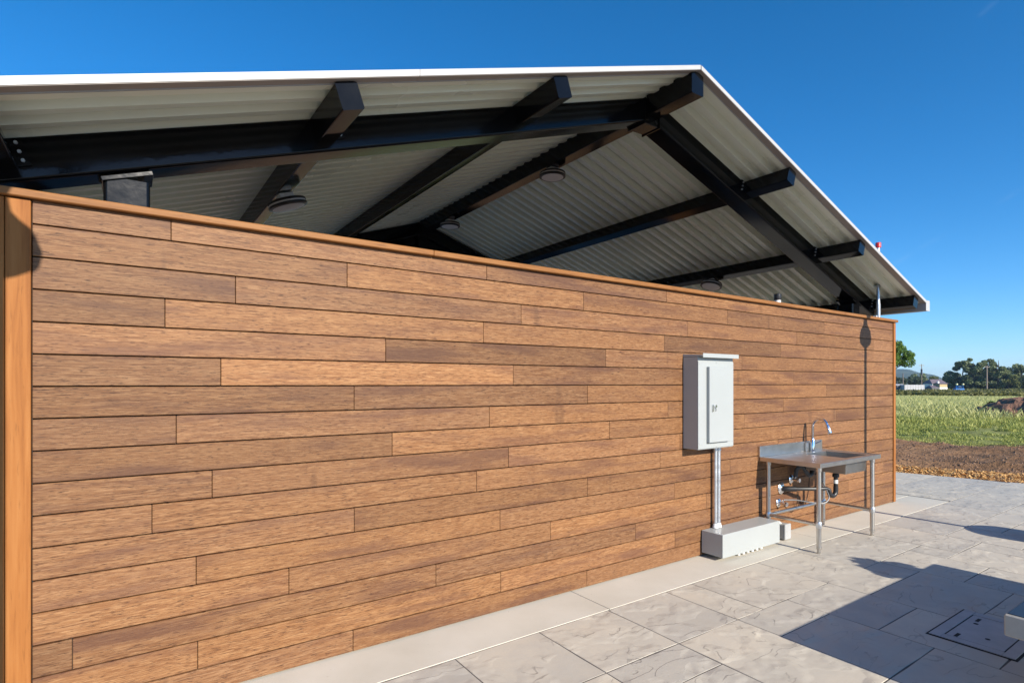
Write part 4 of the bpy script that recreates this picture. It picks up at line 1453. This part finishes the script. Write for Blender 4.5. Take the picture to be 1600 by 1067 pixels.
tx, ty = ground_at(1425, 190)
tl = thing('trailer', 'long white trailer parked beyond the vineyard, left', 'trailer', None, (tx, ty, -1.42))
ang = -YAW
tl.rotation_euler = (0, 0, ang)
MB().bev(-3.4, 3.4, -1.2, 1.2, .55, 2.55, .05).build('body', M['trailer'], tl)
for k in range(8):
    MB().bev(-3.2 + k * .9, -3.14 + k * .9, -1.235, -1.205, .6, 2.5, .005).build('side_rib', M['gutter'], tl)
for k in (-2.2, -1.3, 2.0):
    MB().tube([(k, -1.21, .45), (k, -1.0, .45)], .45, 14).build('wheel', M['tyre'], tl)
cx_, cy_ = ground_at(1403.5, 192)
cr = thing('dark_shed', 'low dark shed at the wall end beside the trailer', 'shed', None, (cx_, cy_, -1.42))
cr.scale = (1, 1, 1.75)
cr.rotation_euler = (0, 0, ang)
MB().bev(-1.3, 1.3, -1.2, 1.2, 0, 1.3, .05).build('walls', M['trailer_grey'], cr)
MB().add([(-1.5, -1.4, 1.3), (1.5, -1.4, 1.3), (1.5, 1.4, 1.3), (-1.5, 1.4, 1.3), (-1.5, 0, 1.62), (1.5, 0, 1.62)], [(0, 1, 5, 4), (2, 3, 4, 5), (0, 4, 3), (1, 2, 5), (3, 2, 1, 0)]).build('roof', M['gutter'], cr, False)

hx_, hy_ = ground_at(1468.5, 205)
ho = thing('white_house', 'small white house with ochre gable and chimney beyond the field', 'house', None, (hx_, hy_, -1.42))
ho.scale = (1.15, 1.15, 1.22)
ho.rotation_euler = (0, 0, ang)
MB().bev(-1.2, 1.3, -1.5, 1.5, 0, 1.35, .03).build('wall', M['house_wall'], ho)
MB().bev(-1.15, 1.25, -1.45, 1.45, 1.352, 2.3, .03).build('upper_wall', M['house_yellow'], ho)
MB().add([(-1.3, -1.6, 2.3), (1.4, -1.6, 2.3), (1.4, 1.6, 2.3), (-1.3, 1.6, 2.3), (-1.3, 0, 2.7), (1.4, 0, 2.7)], [(0, 1, 5, 4), (2, 3, 4, 5), (0, 4, 3), (1, 2, 5), (3, 2, 1, 0)]).build('roof', M['roof_purple'], ho, False)
MB().bev(-1.1, -.6, -.6, -.1, 2.3, 3.1, .03).build('chimney', M['house_wall'], ho)
MB().bev(-3.6, -1.21, -1.4, 1.4, 0, 1.25, .03).build('side_wing', M['trailer_grey'], ho)
MB().add([(-3.7, -1.5, 1.26), (-1.21, -1.5, 1.26), (-1.21, 1.5, 1.26), (-3.7, 1.5, 1.26), (-3.3, 0, 1.9), (-1.21, 0, 1.9)], [(0, 1, 5, 4), (2, 3, 4, 5), (0, 4, 3), (1, 2, 5), (3, 2, 1, 0)]).build('wing_roof', M['roof_purple'], ho, False)
hx_, hy_ = ground_at(1461, 262)
hb = thing('barn', 'mauve-roofed barn behind the small white house', 'barn', None, (hx_, hy_, -1.42))
hb.scale = (1, 1, 1.15)
hb.rotation_euler = (0, 0, ang)
MB().bev(-3.5, 3.5, -3, 3, 0, 2.5, .03).build('wall', M['house_wall'], hb)
MB().add([(-3.8, -3.3, 2.5), (3.8, -3.3, 2.5), (3.8, 3.3, 2.5), (-3.8, 3.3, 2.5), (-2.6, 0, 4.3), (2.6, 0, 4.3)], [(0, 1, 5, 4), (2, 3, 4, 5), (0, 4, 3), (1, 2, 5), (3, 2, 1, 0)]).build('roof', M['roof_purple'], hb, False)

bx_, by_ = ground_at(1498, 185)
bt = thing('tractor', 'blue tractor with two pale work lamps standing beyond the vineyard', 'tractor', None, (bx_, by_, -1.42))
bt.scale = (1.3, 1.3, 1.22)
bt.rotation_euler = (0, 0, ang)
MB().bev(-1.15, 1.15, -.5, .5, .45, 1.15, .08).build('body', M['blue_paint'], bt)
MB().bev(-.55, .35, -.55, .55, 1.151, 1.75, .08).build('cab', M['blue_paint'], bt)
MB().bev(-.45, .25, -.565, -.552, 1.22, 1.62, .005).build('window', M['glass'], bt)
for k, rr_ in ((-.8, .38), (.75, .5)):
    MB().tube([(k, -.75, rr_ - .25), (k, -.52, rr_ - .25)], rr_, 16).build('wheel', M['tyre'], bt)
    MB().tube([(k, -.77, rr_ - .25), (k, -.752, rr_ - .25)], rr_ * .5, 12).build('rim', M['pvcwhite'], bt)
for k in (-.75, .85):
    MB().tube([(k, -.3, 1.15), (k, -.3, 2.0)], .07, 6).build('lamp_stalk', M['blue_paint'], bt)
    MB().lathe([(.05, 2.0), (.22, 2.06), (.25, 2.25), (.2, 2.42), (.03, 2.45)], (k, -.3, 0), 10).build('work_lamp', M['yellow'], bt)

# ------------------------------------------------------------------ hills
def hill(name, pts, depth, thick):
    """ridge line given as (bearing column, height) at a distance; a real ridge with front and back slopes"""
    vs, fs = [], []
    for i, (px, h) in enumerate(pts):
        for k, (dd, hh) in enumerate(((-thick, -2), (-thick * .55, h * .5), (-thick * .2, h * .88), (0, h), (thick * .4, h * .7), (thick, -2))):
            x_, y_ = ground_at(px, depth + dd)
            vs.append((x_, y_, hh))
    m_ = 6
    for i in range(len(pts) - 1):
        for k in range(m_ - 1):
            a = i * m_ + k
            fs.append((a, a + m_, a + m_ + 1, a + 1))
    o = np_mesh(name, np.array(vs), np.array(fs), M['hill'])
    o.data.polygons.foreach_set('use_smooth', [True] * len(o.data.polygons))
    tag(o, kind='structure')


HD = 2600
pts = []
for px in range(1160, 2100, 5):
    base = np.interp(px, [1160, 1300, 1380, 1400, 1425, 1440, 1460, 1475, 1490, 1520, 1600, 1800, 2100], [60, 78, 80, 72, 64, 52, 40, 27, 16, 9, 8, 14, 8])
    base += (vnoise(px, 0, .11, 5) - .5) * 5 + (vnoise(px, 0, .31, 6) - .5) * 2.5
    pts.append((px, float(base)))
hill('hills', pts, HD, 700)

# ------------------------------------------------------------------ air
hz = MB().box(-6500, 6500, -6500, 6500, -3, 125).build('haze', None, None, False)
tag(hz, 'thin blue summer haze filling the air over the field', 'haze', None, 'stuff')
hm = bpy.data.materials.new('haze')
hm.use_nodes = True
hm.node_tree.nodes.clear()
pv = hm.node_tree.nodes.new('ShaderNodeVolumePrincipled')
pv.inputs['Color'].default_value = (0.50, 0.72, 1.0, 1)
pv.inputs['Density'].default_value = 0.00013
ho_ = hm.node_tree.nodes.new('ShaderNodeOutputMaterial')
hm.node_tree.links.new(pv.outputs[0], ho_.inputs['Volume'])
hz.data.materials.append(hm)
